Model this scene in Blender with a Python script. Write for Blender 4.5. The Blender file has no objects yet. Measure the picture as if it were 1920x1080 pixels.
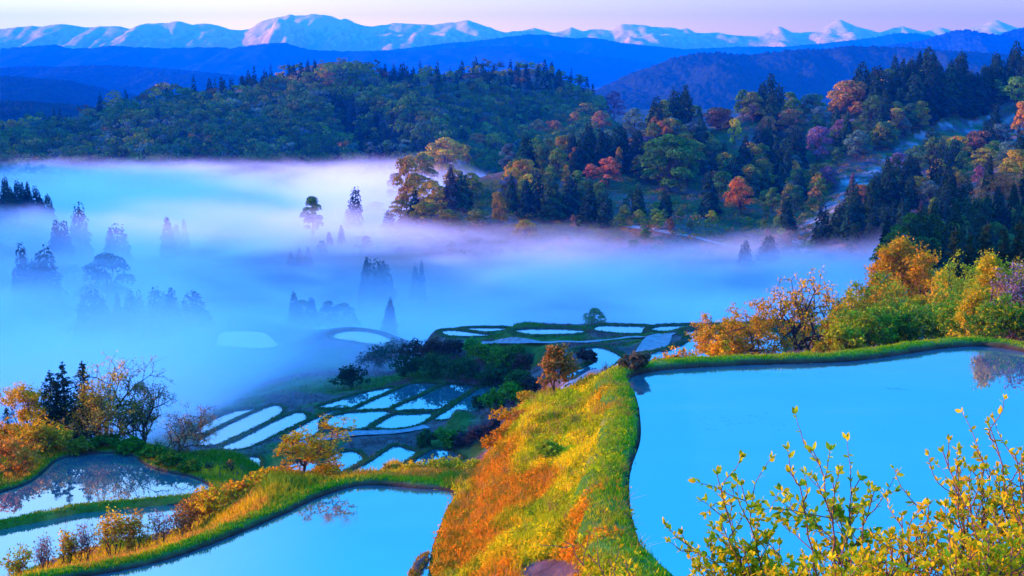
import bpy, math, random
import numpy as np
from mathutils import Vector

# ------------------------------------------------------------------ camera, sky, sun
S = bpy.context.scene
COL = S.collection
F = 2500.0                       # focal length in photo pixels (1920 wide)
PITCH = math.radians(9.1)
SUN_AZ = math.radians(-86)       # measured from +Y towards +X: the sun is ahead on the left
SUN_EL = math.radians(8.0)

cam = bpy.data.objects.new("camera", bpy.data.cameras.new("camera"))
COL.objects.link(cam)
cam.location = (0, 0, 0)
cam.rotation_euler = (math.pi / 2 - PITCH, 0, 0)
cam.data.sensor_width = 36
cam.data.lens = 36 * F / 1920
cam.data.clip_start = 0.1
cam.data.clip_end = 60000
S.camera = cam

S.view_settings.view_transform = 'Standard'
S.view_settings.look = 'None'
S.view_settings.gamma = 1
S.view_settings.exposure = 1.78
S.cycles.use_denoising = True
S.cycles.volume_bounces = 6
S.cycles.max_bounces = 6
S.cycles.diffuse_bounces = 2
S.cycles.glossy_bounces = 2
S.cycles.transmission_bounces = 3
S.cycles.transparent_max_bounces = 6
S.cycles.caustics_reflective = False
S.cycles.caustics_refractive = False

W = bpy.data.worlds.new("World")
S.world = W
W.use_nodes = True
nt = W.node_tree
nt.nodes.clear()
def N(tree, t, **kw):
    n = tree.nodes.new(t)
    for k, v in kw.items():
        setattr(n, k, v)
    return n
def ramp(tree, stops, interp='EASE'):
    n = tree.nodes.new('ShaderNodeValToRGB')
    r = n.color_ramp
    r.interpolation = interp
    while len(r.elements) < len(stops):
        r.elements.new(0.5)
    for e, (p, c) in zip(r.elements, stops):
        e.position = p
        e.color = (*c, 1)
    return n
L = nt.links.new
geo = N(nt, 'ShaderNodeTexCoord')
sep = N(nt, 'ShaderNodeSeparateXYZ')
L(geo.outputs['Generated'], sep.inputs[0])
asin = N(nt, 'ShaderNodeMath', operation='ARCSINE')
L(sep.outputs['Z'], asin.inputs[0])
el = N(nt, 'ShaderNodeMath', operation='DIVIDE')
el.inputs[1].default_value = math.pi / 2
L(asin.outputs[0], el.inputs[0])
# elevation bands (0 = horizon, 1 = zenith): dawn glow at the horizon, deep azure above
def deg(d): return d / 90.0
SKY_L = ramp(nt, [(0.0, (2.1, 1.2, .95)), (deg(2), (2.0, 1.25, .95)), (deg(3.6), (.9, .9, .95)), (deg(9), (.16, .38, .62)),
                  (deg(13), (.03, .29, .62)), (deg(20), (.01, .265, .58)), (deg(34), (.0, .36, 1.35)), (1.0, (.0, .34, 1.45))], 'LINEAR')
SKY_R = ramp(nt, [(0.0, (.92, .32, .56)), (deg(2), (.72, .34, .60)), (deg(3.6), (.42, .40, .66)), (deg(9), (.05, .29, .60)),
                  (deg(13), (.002, .265, .60)), (deg(20), (.0, .235, .57)), (deg(34), (.0, .36, 1.35)), (1.0, (.0, .34, 1.45))], 'LINEAR')
# the part of the sky behind the camera: a narrow band of rose light above the horizon opposite the dawn
SKY_B = ramp(nt, [(0.0, (.9, .42, .9)), (deg(7), (.7, .40, .9)), (deg(13), (.15, .30, .8)), (deg(34), (.0, .36, 1.35)), (1.0, (.0, .34, 1.45))], 'LINEAR')
L(el.outputs[0], SKY_B.inputs[0])
L(el.outputs[0], SKY_L.inputs[0])
L(el.outputs[0], SKY_R.inputs[0])
azf = N(nt, 'ShaderNodeMapRange', interpolation_type='SMOOTHSTEP')
azf.inputs['From Min'].default_value = -0.42
azf.inputs['From Max'].default_value = 0.36
L(sep.outputs['X'], azf.inputs['Value'])
mixs = N(nt, 'ShaderNodeMix', data_type='RGBA')
L(azf.outputs[0], mixs.inputs[0])
L(SKY_L.outputs[0], mixs.inputs[6])
L(SKY_R.outputs[0], mixs.inputs[7])
sky = N(nt, 'ShaderNodeTexSky', sky_type='NISHITA')
sky.sun_disc = False
sky.sun_elevation = SUN_EL
sky.sun_rotation = SUN_AZ
bg1 = N(nt, 'ShaderNodeBackground')
bg1.inputs['Strength'].default_value = 0.98
# the far left of the sky, nearest the sun, stays pale much higher up
SKY_G = ramp(nt, [(0.0, (1.6, 1.1, .9)), (deg(3.6), (1.0, .95, .95)), (deg(9), (.45, .58, .68)), (deg(14), (.30, .48, .64)), (deg(20), (.16, .40, .62)), (deg(34), (.02, .36, 1.2)), (1.0, (.0, .34, 1.45))], 'LINEAR')
L(el.outputs[0], SKY_G.inputs[0])
gl = N(nt, 'ShaderNodeMapRange', interpolation_type='SMOOTHSTEP')
gl.inputs['From Min'].default_value = -0.10
gl.inputs['From Max'].default_value = -0.34
L(sep.outputs['X'], gl.inputs['Value'])
mixg = N(nt, 'ShaderNodeMix', data_type='RGBA')
L(gl.outputs[0], mixg.inputs[0])
L(mixs.outputs[2], mixg.inputs[6])
L(SKY_G.outputs[0], mixg.inputs[7])
bk = N(nt, 'ShaderNodeMapRange', interpolation_type='SMOOTHSTEP')
bk.inputs['From Min'].default_value = 0.15
bk.inputs['From Max'].default_value = -0.35
L(sep.outputs['Y'], bk.inputs['Value'])
mixb = N(nt, 'ShaderNodeMix', data_type='RGBA')
L(bk.outputs[0], mixb.inputs[0])
L(mixg.outputs[2], mixb.inputs[6])
L(SKY_B.outputs[0], mixb.inputs[7])
L(mixb.outputs[2], bg1.inputs['Color'])
bg2 = N(nt, 'ShaderNodeBackground')
bg2.inputs['Strength'].default_value = 0.012
L(sky.outputs[0], bg2.inputs['Color'])
addb = N(nt, 'ShaderNodeAddShader')
L(bg1.outputs[0], addb.inputs[0])
L(bg2.outputs[0], addb.inputs[1])
wout = N(nt, 'ShaderNodeOutputWorld')
L(addb.outputs[0], wout.inputs['Surface'])

sl = bpy.data.lights.new("sun", 'SUN')
sl.energy = 5.0
sl.angle = math.radians(0.5)
sl.color = (1.0, .43, .30)
sun = bpy.data.objects.new("sun", sl)
COL.objects.link(sun)
sdir = Vector((math.sin(SUN_AZ) * math.cos(SUN_EL), math.cos(SUN_AZ) * math.cos(SUN_EL), math.sin(SUN_EL)))
sun.rotation_euler = sdir.to_track_quat('Z', 'Y').to_euler()

# ------------------------------------------------------------------ helpers
rng = np.random.default_rng(7)
random.seed(7)
CP, SP = math.cos(PITCH), math.sin(PITCH)

def ray(px, py):
    """direction through a photo pixel, scaled so that its y is 1"""
    dx = (np.asarray(px, float) - 960) / F
    dy = -(np.asarray(py, float) - 540) / F
    y = CP + dy * SP
    return dx / y, (-SP + dy * CP) / y
def on_plane(px, py, z):
    rx, rz = ray(px, py)
    y = z / rz
    return np.stack([rx * y, y], -1)
def at_depth(px, py, d):
    rx, rz = ray(px, py)
    return np.array([rx * d, d, rz * d])

def tag(o, label=None, cat=None, group=None, kind=None):
    if label: o['label'] = label
    if cat: o['category'] = cat
    if group: o['group'] = group
    if kind: o['kind'] = kind
    return o

def mesh_np(name, verts, faces, mat=None, smooth=False, colors=None):
    """faces: (N,k) int array or a list of such arrays; colors: per-vertex RGB"""
    me = bpy.data.meshes.new(name)
    verts = np.asarray(verts, np.float32)
    if not isinstance(faces, list): faces = [faces]
    faces = [np.asarray(f, np.int32) for f in faces if len(f)]
    me.vertices.add(len(verts))
    me.vertices.foreach_set('co', verts.ravel())
    nl = sum(f.size for f in faces)
    npoly = sum(len(f) for f in faces)
    me.loops.add(nl)
    me.loops.foreach_set('vertex_index', np.concatenate([f.ravel() for f in faces]))
    me.polygons.add(npoly)
    starts, s = [], 0
    for f in faces:
        starts.append(s + np.arange(len(f)) * f.shape[1])
        s += f.size
    me.polygons.foreach_set('loop_start', np.concatenate(starts).astype(np.int32))
    if smooth:
        me.polygons.foreach_set('use_smooth', np.ones(npoly, bool))
    if colors is not None:
        a = me.color_attributes.new('Col', 'FLOAT_COLOR', 'POINT')
        c = np.ones((len(verts), 4), np.float32)
        c[:, :3] = colors
        a.data.foreach_set('color', c.ravel())
    me.update(calc_edges=True)
    me.validate()
    if mat: me.materials.append(mat)
    return me

def link(name, me, parent=None, loc=None, rz=0, scale=None):
    o = bpy.data.objects.new(name, me)
    COL.objects.link(o)
    if parent is not None: o.parent = parent
    if loc is not None: o.location = [float(v) for v in loc]
    if rz: o.rotation_euler = (0, 0, rz)
    if scale is not None: o.scale = scale
    return o

def smoothstep(x):
    x = np.clip(x, 0, 1)
    return x * x * (3 - 2 * x)

_perm = np.random.default_rng(3).random((256, 256))
def vnoise(x, y):
    """value noise in 0..1"""
    xi, yi = np.floor(x).astype(int), np.floor(y).astype(int)
    fx, fy = smoothstep(x - xi), smoothstep(y - yi)
    g = lambda a, b: _perm[a & 255, b & 255]
    return ((g(xi, yi) * (1 - fx) + g(xi + 1, yi) * fx) * (1 - fy) +
            (g(xi, yi + 1) * (1 - fx) + g(xi + 1, yi + 1) * fx) * fy)
def fbm(x, y, o=4):
    v, a, t = 0, .5, 0
    for i in range(o):
        v = v + a * vnoise(x * 2 ** i + 17.3 * i, y * 2 ** i + 9.1 * i)
        t += a
        a *= .5
    return v / t

def catmull(pts, n=5, closed=True):
    p = np.asarray(pts, float)
    out = []
    m = len(p)
    for i in range(m if closed else m - 1):
        if closed:
            a, b, c, d = p[(i - 1) % m], p[i], p[(i + 1) % m], p[(i + 2) % m]
        else:
            a, b, c, d = p[max(i - 1, 0)], p[i], p[i + 1], p[min(i + 2, m - 1)]
        for k in range(n):
            t = k / n
            out.append(.5 * (2 * b + (c - a) * t + (2 * a - 5 * b + 4 * c - d) * t * t + (3 * b - a - 3 * c + d) * t ** 3))
    if not closed: out.append(p[-1])
    return np.array(out)

def resample(p, step, closed=True):
    q = np.vstack([p, p[:1]]) if closed else p
    s = np.r_[0, np.cumsum(np.linalg.norm(np.diff(q, axis=0), axis=1))]
    n = max(8 if closed else 2, int(s[-1] / step))
    t = np.linspace(0, s[-1], n, endpoint=not closed)
    return np.stack([np.interp(t, s, q[:, k]) for k in range(q.shape[1])], -1)

# ------------------------------------------------------------------ materials
def new_mat(name):
    m = bpy.data.materials.new(name)
    m.use_nodes = True
    m.node_tree.nodes.clear()
    return m, m.node_tree, N(m.node_tree, 'ShaderNodeOutputMaterial')

def foliage_mat(name, source, trans=0.35, var=0.5):
    """leaf material; source 'object' = the object's own colour, 'attr' = a per-vertex leaf colour"""
    m, t, out = new_mat(name)
    l = t.links.new
    if source == 'object':
        c = N(t, 'ShaderNodeObjectInfo').outputs['Color']
        a = N(t, 'ShaderNodeAttribute', attribute_name='Col')
        mx = N(t, 'ShaderNodeMix', data_type='RGBA', blend_type='MULTIPLY')
        mx.inputs[0].default_value = 1
        l(c, mx.inputs[6]); l(a.outputs['Color'], mx.inputs[7])
        c = mx.outputs[2]
    else:
        c = N(t, 'ShaderNodeAttribute', attribute_name='Col').outputs['Color']
    tc = N(t, 'ShaderNodeTexCoord')
    nz = N(t, 'ShaderNodeTexNoise')
    nz.inputs['Scale'].default_value = 9
    l(tc.outputs['Object'], nz.inputs['Vector'])
    mr = N(t, 'ShaderNodeMapRange')
    mr.inputs['From Min'].default_value = .3
    mr.inputs['From Max'].default_value = .7
    mr.inputs['To Min'].default_value = 1 - var
    mr.inputs['To Max'].default_value = 1 + var
    l(nz.outputs['Fac'], mr.inputs['Value'])
    hs = N(t, 'ShaderNodeHueSaturation')
    l(mr.outputs[0], hs.inputs['Value'])
    l(c, hs.inputs['Color'])
    d = N(t, 'ShaderNodeBsdfDiffuse')
    tr = N(t, 'ShaderNodeBsdfTranslucent')
    l(hs.outputs[0], d.inputs['Color']); l(hs.outputs[0], tr.inputs['Color'])
    ms = N(t, 'ShaderNodeMixShader')
    ms.inputs[0].default_value = trans
    l(d.outputs[0], ms.inputs[1]); l(tr.outputs[0], ms.inputs[2])
    l(ms.outputs[0], out.inputs['Surface'])
    return m

def bark_mat(name, c1, c2, scale=14):
    m, t, out = new_mat(name)
    l = t.links.new
    tc = N(t, 'ShaderNodeTexCoord')
    nz = N(t, 'ShaderNodeTexNoise')
    nz.inputs['Scale'].default_value = scale
    nz.inputs['Detail'].default_value = 4
    l(tc.outputs['Object'], nz.inputs['Vector'])
    r = ramp(t, [(.35, c1), (.65, c2)], 'LINEAR')
    l(nz.outputs['Fac'], r.inputs[0])
    d = N(t, 'ShaderNodeBsdfPrincipled')
    d.inputs['Roughness'].default_value = .9
    l(r.outputs[0], d.inputs['Base Color'])
    l(d.outputs[0], out.inputs['Surface'])
    return m

def ground_mat(name, scale=1.0, bump=.4, lo=.55, hi=1.45):
    """ground: per-vertex soil / turf colour broken up by noise of three sizes, with a bumpy surface"""
    m, t, out = new_mat(name)
    l = t.links.new
    a = N(t, 'ShaderNodeAttribute', attribute_name='Col')
    tc = N(t, 'ShaderNodeTexCoord')
    n1 = N(t, 'ShaderNodeTexNoise'); n1.inputs['Scale'].default_value = .35 * scale; n1.inputs['Detail'].default_value = 8
    n1.inputs['Roughness'].default_value = .65
    n2 = N(t, 'ShaderNodeTexNoise'); n2.inputs['Scale'].default_value = 4 * scale; n2.inputs['Detail'].default_value = 5
    l(tc.outputs['Object'], n1.inputs['Vector']); l(tc.outputs['Object'], n2.inputs['Vector'])
    mr = N(t, 'ShaderNodeMapRange'); mr.inputs['From Min'].default_value = .3; mr.inputs['From Max'].default_value = .7
    mr.inputs['To Min'].default_value = lo; mr.inputs['To Max'].default_value = hi
    l(n1.outputs['Fac'], mr.inputs['Value'])
    hs = N(t, 'ShaderNodeHueSaturation')
    l(a.outputs['Color'], hs.inputs['Color']); l(mr.outputs[0], hs.inputs['Value'])
    hr = N(t, 'ShaderNodeMapRange'); hr.inputs['From Min'].default_value = .3; hr.inputs['From Max'].default_value = .7
    hr.inputs['To Min'].default_value = .47; hr.inputs['To Max'].default_value = .53
    l(n2.outputs['Fac'], hr.inputs['Value']); l(hr.outputs[0], hs.inputs['Hue'])
    d = N(t, 'ShaderNodeBsdfPrincipled'); d.inputs['Roughness'].default_value = .95
    d.inputs['Specular IOR Level'].default_value = 0
    l(hs.outputs[0], d.inputs['Base Color'])
    b = N(t, 'ShaderNodeBump'); b.inputs['Strength'].default_value = bump; b.inputs['Distance'].default_value = .3 / scale
    l(n2.outputs['Fac'], b.inputs['Height']); l(b.outputs[0], d.inputs['Normal'])
    l(d.outputs[0], out.inputs['Surface'])
    return m

def water_mat():
    m, t, out = new_mat('paddy_water')
    l = t.links.new
    tc = N(t, 'ShaderNodeTexCoord')
    nz = N(t, 'ShaderNodeTexNoise'); nz.inputs['Scale'].default_value = 1.6; nz.inputs['Detail'].default_value = 3
    l(tc.outputs['Object'], nz.inputs['Vector'])
    wp = N(t, 'ShaderNodeMapping'); wp.inputs['Scale'].default_value = (.05, .22, 1)
    l(tc.outputs['Object'], wp.inputs['Vector'])
    wn = N(t, 'ShaderNodeTexNoise'); wn.inputs['Scale'].default_value = 1; wn.inputs['Detail'].default_value = 6
    l(wp.outputs[0], wn.inputs['Vector'])
    wr = N(t, 'ShaderNodeMapRange', interpolation_type='SMOOTHSTEP'); wr.inputs['From Min'].default_value = .48; wr.inputs['From Max'].default_value = .68
    wr.inputs['To Min'].default_value = .012; wr.inputs['To Max'].default_value = .14
    l(wn.outputs['Fac'], wr.inputs['Value'])
    b = N(t, 'ShaderNodeBump'); b.inputs['Strength'].default_value = .02; b.inputs['Distance'].default_value = .05
    l(nz.outputs['Fac'], b.inputs['Height'])
    g = N(t, 'ShaderNodeBsdfGlossy'); g.inputs['Roughness'].default_value = .015
    g.inputs['Color'].default_value = (1, 1, 1, 1)
    l(wr.outputs[0], g.inputs['Roughness'])
    l(b.outputs[0], g.inputs['Normal'])
    n2 = N(t, 'ShaderNodeTexNoise'); n2.inputs['Scale'].default_value = .25; n2.inputs['Detail'].default_value = 5
    l(tc.outputs['Object'], n2.inputs['Vector'])
    r = ramp(t, [(.35, (.03, .09, .10)), (.7, (.05, .12, .12))], 'LINEAR')
    l(n2.outputs['Fac'], r.inputs[0])
    d = N(t, 'ShaderNodeBsdfDiffuse')
    l(r.outputs[0], d.inputs['Color'])
    lw = N(t, 'ShaderNodeFresnel'); lw.inputs['IOR'].default_value = 9
    mx = N(t, 'ShaderNodeMixShader')
    l(lw.outputs[0], mx.inputs[0]); l(d.outputs[0], mx.inputs[1]); l(g.outputs[0], mx.inputs[2])
    l(mx.outputs[0], out.inputs['Surface'])
    return m

def asphalt_mat():
    m, t, out = new_mat('asphalt')
    l = t.links.new
    tc = N(t, 'ShaderNodeTexCoord')
    nz = N(t, 'ShaderNodeTexNoise'); nz.inputs['Scale'].default_value = 1.2; nz.inputs['Detail'].default_value = 6
    l(tc.outputs['Object'], nz.inputs['Vector'])
    r = ramp(t, [(.3, (.11, .10, .10)), (.7, (.22, .21, .21))], 'LINEAR')
    l(nz.outputs['Fac'], r.inputs[0])
    d = N(t, 'ShaderNodeBsdfPrincipled'); d.inputs['Roughness'].default_value = .75
    l(r.outputs[0], d.inputs['Base Color']); l(d.outputs[0], out.inputs['Surface'])
    return m

def mist_mat(name, density, color=(.97, .85, 1)):
    """mist: thins out softly towards an uneven top (its height runs along the valley) and is torn into wisps"""
    m, t, out = new_mat(name)
    l = t.links.new
    v = N(t, 'ShaderNodeVolumeScatter')
    v.inputs['Color'].default_value = (*color, 1)
    v.inputs['Anisotropy'].default_value = 0.0
    tc = N(t, 'ShaderNodeTexCoord')
    sp = N(t, 'ShaderNodeSeparateXYZ'); l(tc.outputs['Object'], sp.inputs[0])
    yy = N(t, 'ShaderNodeMath', operation='DIVIDE'); yy.inputs[1].default_value = 1100; l(sp.outputs['Y'], yy.inputs[0])
    def prof(pts):
        r = ramp(t, [(y / 1100, ((z + 95) / 60,) * 3) for y, z in pts], 'LINEAR')
        l(yy.outputs[0], r.inputs[0])
        return r.outputs[0]
    left = prof([(150, -47), (190, -41), (235, -40), (300, -46), (350, -54), (430, -53), (520, -55), (650, -59), (800, -58.5), (930, -57), (1010, -62), (1060, -74)])
    right = prof([(150, -75), (200, -70), (228, -62), (252, -52), (300, -49), (430, -53), (480, -56), (530, -60), (650, -67), (800, -72), (930, -74), (1060, -85)])
    fx = N(t, 'ShaderNodeMapRange', interpolation_type='SMOOTHSTEP')
    fx.inputs['From Min'].default_value = -64; fx.inputs['From Max'].default_value = 18
    l(sp.outputs['X'], fx.inputs['Value'])
    mx = N(t, 'ShaderNodeMix', data_type='RGBA'); l(fx.outputs[0], mx.inputs[0]); l(left, mx.inputs[6]); l(right, mx.inputs[7])
    th = N(t, 'ShaderNodeMapRange', clamp=False); th.inputs['To Min'].default_value = -95; th.inputs['To Max'].default_value = -35
    l(mx.outputs[2], th.inputs['Value'])
    # billows of the top
    mp2 = N(t, 'ShaderNodeMapping'); mp2.inputs['Scale'].default_value = (.011, .017, .02)
    l(tc.outputs['Object'], mp2.inputs['Vector'])
    nb = N(t, 'ShaderNodeTexNoise'); nb.inputs['Scale'].default_value = 1; nb.inputs['Detail'].default_value = 5; nb.inputs['Roughness'].default_value = .6; nb.inputs['Distortion'].default_value = .6
    l(mp2.outputs[0], nb.inputs['Vector'])
    bl = N(t, 'ShaderNodeMapRange', clamp=False); bl.inputs['To Min'].default_value = -16; bl.inputs['To Max'].default_value = 16
    l(nb.outputs['Fac'], bl.inputs['Value'])
    top = N(t, 'ShaderNodeMath', operation='ADD'); l(th.outputs[0], top.inputs[0]); l(bl.outputs[0], top.inputs[1])
    dp = N(t, 'ShaderNodeMath', operation='SUBTRACT'); l(top.outputs[0], dp.inputs[0]); l(sp.outputs['Z'], dp.inputs[1])
    fall = N(t, 'ShaderNodeMapRange', interpolation_type='SMOOTHSTEP'); fall.inputs['From Min'].default_value = -1; fall.inputs['From Max'].default_value = 12.5
    l(dp.outputs[0], fall.inputs['Value'])
    mp = N(t, 'ShaderNodeMapping'); mp.inputs['Scale'].default_value = (.010, .017, .036)
    mp.inputs['Rotation'].default_value = (0, 0, .35)
    l(tc.outputs['Object'], mp.inputs['Vector'])
    nz = N(t, 'ShaderNodeTexNoise'); nz.inputs['Scale'].default_value = 1; nz.inputs['Detail'].default_value = 4; nz.inputs['Distortion'].default_value = 1.0
    l(mp.outputs[0], nz.inputs['Vector'])
    mr = N(t, 'ShaderNodeMapRange', interpolation_type='SMOOTHSTEP')
    mr.inputs['From Min'].default_value = .38; mr.inputs['From Max'].default_value = .62
    mr.inputs['To Min'].default_value = density * .15; mr.inputs['To Max'].default_value = density * 2.1
    l(nz.outputs['Fac'], mr.inputs['Value'])
    de = N(t, 'ShaderNodeMath', operation='MULTIPLY'); l(mr.outputs[0], de.inputs[0]); l(fall.outputs[0], de.inputs[1])
    l(de.outputs[0], v.inputs['Density'])
    l(v.outputs[0], out.inputs['Volume'])
    return m

M_LEAF = foliage_mat('tree_foliage', 'object')
M_NEEDLE = foliage_mat('conifer_needles', 'object', trans=.12, var=.35)
M_MASS = foliage_mat('forest_foliage', 'attr', trans=.25, var=.2)
M_GRASS = foliage_mat('grass_blades', 'attr', trans=.45, var=.15)
M_BARK = bark_mat('bark', (.020, .010, .006), (.055, .030, .018))
M_TWIG = bark_mat('red_brown_twig', (.10, .03, .03), (.22, .09, .06), 60)
M_GROUND = ground_mat('hillside_ground')
M_BANK = ground_mat('earth_bank', 2.0, .6)
M_WATER = water_mat()
M_ROAD = asphalt_mat()

# ------------------------------------------------------------------ terrain
# paddies: level below the camera (m), outline in photo pixels carried on to the level's plane, bank width and height (m)
PADDIES = {
 'near_right': (-18.0, [(1178,715),(1200,702),(1260,693),(1400,685),(1560,680),(1640,673),(1700,664),(1760,655),(1820,650),(1870,652),(1930,662),(2080,690),(2150,780),(2150,950),(2120,1110),(1950,1135),(1600,1140),(1350,1130),(1262,1085),(1232,1058),(1205,1030),(1190,990),(1182,950),(1180,905),(1186,870),(1200,830),(1201,790),(1193,745)], 1.25, .33),
 'near_left': (-22.5, [(848,924),(780,916),(700,910),(650,916),(590,937),(540,961),(480,987),(400,1020),(330,1045),(240,1068),(140,1086),(0,1120),(-60,1200),(300,1240),(700,1220),(815,1140),(804,1085),(808,1040),(820,1000),(835,960)], .8, .24),
 'left_upper': (-28.0, [(-90,945),(0,924),(50,908),(80,888),(108,864),(150,853),(200,850),(245,854),(272,872),(310,885),(350,893),(382,905),(396,920),(345,931),(300,934),(200,943),(140,949),(90,960),(30,972),(-100,992)], .42, .16),
 'left_lower': (-28.25, [(-90,1012),(0,987),(60,973),(120,961),(180,954),(250,949),(340,948),(352,960),(340,992),(200,1022),(100,1052),(0,1090),(-90,1120)], .35, .13),
 'middle_right': (-36.0, [(1283,625),(1300,620.5),(1345,619),(1440,619),(1470,640),(1440,690),(1330,694),(1240,684),(1196,670),(1245,659),(1270,651),(1292,640),(1297,632)], .8, .2),
 'middle_bend': (-39.0, [(1080,657),(1120,651),(1142,657),(1164,670),(1155,680),(1140,690),(1120,697),(1090,705),(1064,710),(1060,707),(1080,695),(1108,683),(1121,674),(1105,664)], .8, .2),
 'middle_far_strip': (-42.0, [(1222,619),(1227,614),(1245,611.5),(1300,610),(1420,609),(1420,614),(1330,617),(1280,619.5),(1245,621.5)], .9, .16),
 'middle_far_broad': (-42.5, [(1116,619),(1117,613.5),(1130,610.5),(1170,611),(1212,612.5),(1213,620),(1200,625.5),(1160,625),(1130,622)], .9, .16),
 'middle_far_oval': (-43.0, [(966,621),(982,617.3),(1040,616.5),(1080,618.5),(1102,622),(1080,626),(1030,628),(990,627)], .9, .16),
 'middle_far_wedge': (-46.0, [(830,620.5),(850,619),(890,624),(920,628),(900,631),(860,631),(838,629)], .9, .16),
 'middle_far_thin': (-46.8, [(870,615.5),(910,614.6),(952,615.3),(945,619),(912,622.5),(888,620)], .9, .16),
 'mist_oval': (-55.0, [(625,630),(640,622),(670,620),(700,624),(725,633),(737,643),(720,647),(690,645),(660,640),(635,637)], 1.0, .2),
 'mist_broad': (-62.0, [(414,624),(440,620),(490,622),(510,635),(518,650),(480,654),(440,651),(408,647)], 1.0, .2),
 'lower_oval': (-50.0, [(613,791),(625,783),(650,776),(690,772.5),(722,771.5),(731,774),(708,786),(694,796),(680,802),(650,803),(625,800)], .36, .15),
 'lower_rounded': (-50.0, [(705,798),(722,788),(748,776),(770,773),(803,774),(800,784),(788,793),(768,799.5),(740,803.5),(720,802.5)], .36, .15),
 'lower_wedge': (-49.8, [(822,783),(848,766),(878,745),(906,729),(945,729),(960,738),(930,752),(905,764),(872,778),(842,784)], .36, .15),
 'lower_strip': (-50.0, [(742,768),(800,740),(838,723),(884,727),(862,742),(812,768)], .36, .15),
 'lower_strip_far': (-50.2, [(672,767),(740,735),(775,722),(822,725),(780,744),(726,766)], .36, .15),
 'lower_mist_strip': (-50.6, [(604,762),(640,750),(684,737),(722,729.5),(734,733),(670,760),(640,764)], .32, .14),
 'plain_first': (-51.0, [(386,832),(384,822),(440,792),(500,765),(518,764),(521,775),(490,795),(428,826)], .32, .14),
 'plain_second': (-51.0, [(428,834),(500,798),(552,776),(566,779),(566,789),(520,812),(462,838)], .32, .14),
 'plain_third': (-50.8, [(545,812),(600,782),(632,767),(641,769),(634,782),(592,812),(566,822)], .32, .14),
 'plain_fourth': (-51.2, [(378,812),(380,800),(430,775),(470,768),(480,770),(440,786)], .32, .14),
 'front_oval': (-50.4, [(604,888),(618,858),(655,848),(670,853),(676,862),(655,876),(632,886)], .36, .15),
 'front_middle': (-50.2, [(664,884),(700,864),(732,842),(742,838),(762,844),(776,851),(744,871),(706,884)], .36, .15),
 'front_right': (-50.0, [(775,870),(800,852),(818,844),(842,848),(862,858),(846,866),(806,873)], .36, .15),
 'front_left': (-51.0, [(405,896),(440,867),(470,858),(484,862),(480,880),(450,902)], .36, .15),
 'front_far_left': (-51.2, [(358,872),(378,852),(400,848),(418,859),(390,880),(368,884)], .36, .15),
 'front_low': (-50.6, [(470,912),(505,890),(560,868),(592,872),(590,892),(540,925)], .36, .15),
}
POND = {}
for k, (z, pts, bw, bh) in PADDIES.items():
    p = np.array(pts, float)
    w = catmull(on_plane(p[:, 0], p[:, 1], z), 6)
    if k.split('_')[0] in ('lower', 'plain', 'front'):
        w = w.mean(0) + (w - w.mean(0)) * 1.10
    POND[k] = dict(z=z, poly=w, w=bw, h=bh)

CTRL = []
def T(px, py, d): CTRL.append(at_depth(px, py, d))
def Wp(x, y, z): CTRL.append(np.array([x, y, z], float))
# near slope and the camera's own hill
for a in [(950,800,80.6),(1000,757,84),(1090,727,87),(1000,880,68),(920,862,76),(1100,800,72),(1080,950,58),(960,960,62),(1040,1060,52)]: T(*a)
for a in [(0,.5,-1.9),(0,8,-3.9),(4,8,-3.8),(-4,8,-4.6),(5,20,-8.6),(0,30,-12.9),(8,41,-17.6),(-6,35,-15.5),(-15,45,-22),(-30,40,-24),(20,20,-8.6),
          (30,38,-17.6),(-10,10,-6),(-30,10,-10),(30,0,-3),(-40,60,-27),(-5,47,-20.2),(1.6,50,-19.7),(60,20,-8),(60,60,-16.5),(40,60,-17.5),
          (2,94,-26),(-3,102,-32),(8,96,-24),(14,98,-23.5),(36,100,-20.3),(29,96,-20.2),(20,95,-20.4),(20,115,-27),(12,120,-35),(30,130,-28),(45,130,-26.5),(26,122,-27.2),(21,122,-28),(32,112,-23.8),(42,145,-29),(33,128,-27.5),(40,108,-21.5),
          (-8,90,-27),(-14,100,-34),(-10,120,-44),(-4,125,-43),(-25,85,-29),(-30,130,-43),(-45,130,-42),(-20,150,-49),(5,140,-42),(0,150,-47),
          (-50,104,-28.6),(-38,103,-28.9),(-30,103,-29.2),(-22,102,-29.8),(-20,104,-32),(-60,100,-27.2),(-45,100,-28.1),(-44,96,-27.6),(-70,120,-34),(-45,116,-35),(-30,114,-35),
          (14,150,-40),(22,150,-37),(45,175,-33),(60,170,-32),(80,160,-29),(70,250,-34),(96,250,-40),(130,300,-47),(120,330,-44),(75,190,-27),(110,350,-42),(45,215,-40),(60,230,-43),
          (12,205,-42),(0,190,-43.5),(-8,185,-47),(-12,200,-49.5),(-5,215,-46),(8,172,-41),(2,165,-46)]: Wp(*a)
for px_ in (520, 600, 680, 760, 840, 890):
    for d_, z_ in ((75, -23.0), (80, -25.2), (87, -29.0)): Wp(float(ray(px_, 880)[0]) * d_, d_, z_)
# valley floor
for a in [(-150,400,-79),(-50,400,-78),(0,330,-69),(50,330,-66),(100,400,-69),(60,430,-71),(-200,700,-81),(-60,700,-80),(-350,900,-81),(-100,900,-79),
          (-250,300,-79),(-100,280,-73),(-60,240,-62),(-20,262,-58),(30,262,-54),(70,262,-47),(-90,200,-53),(-70,170,-50),(-120,170,-52),(-150,230,-66),
          (-205,560,-76),(-245,640,-64),(-275,650,-58),(-330,650,-60),(-60,800,-78),(10,820,-70),(70,930,-62)]: Wp(*a)
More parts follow.
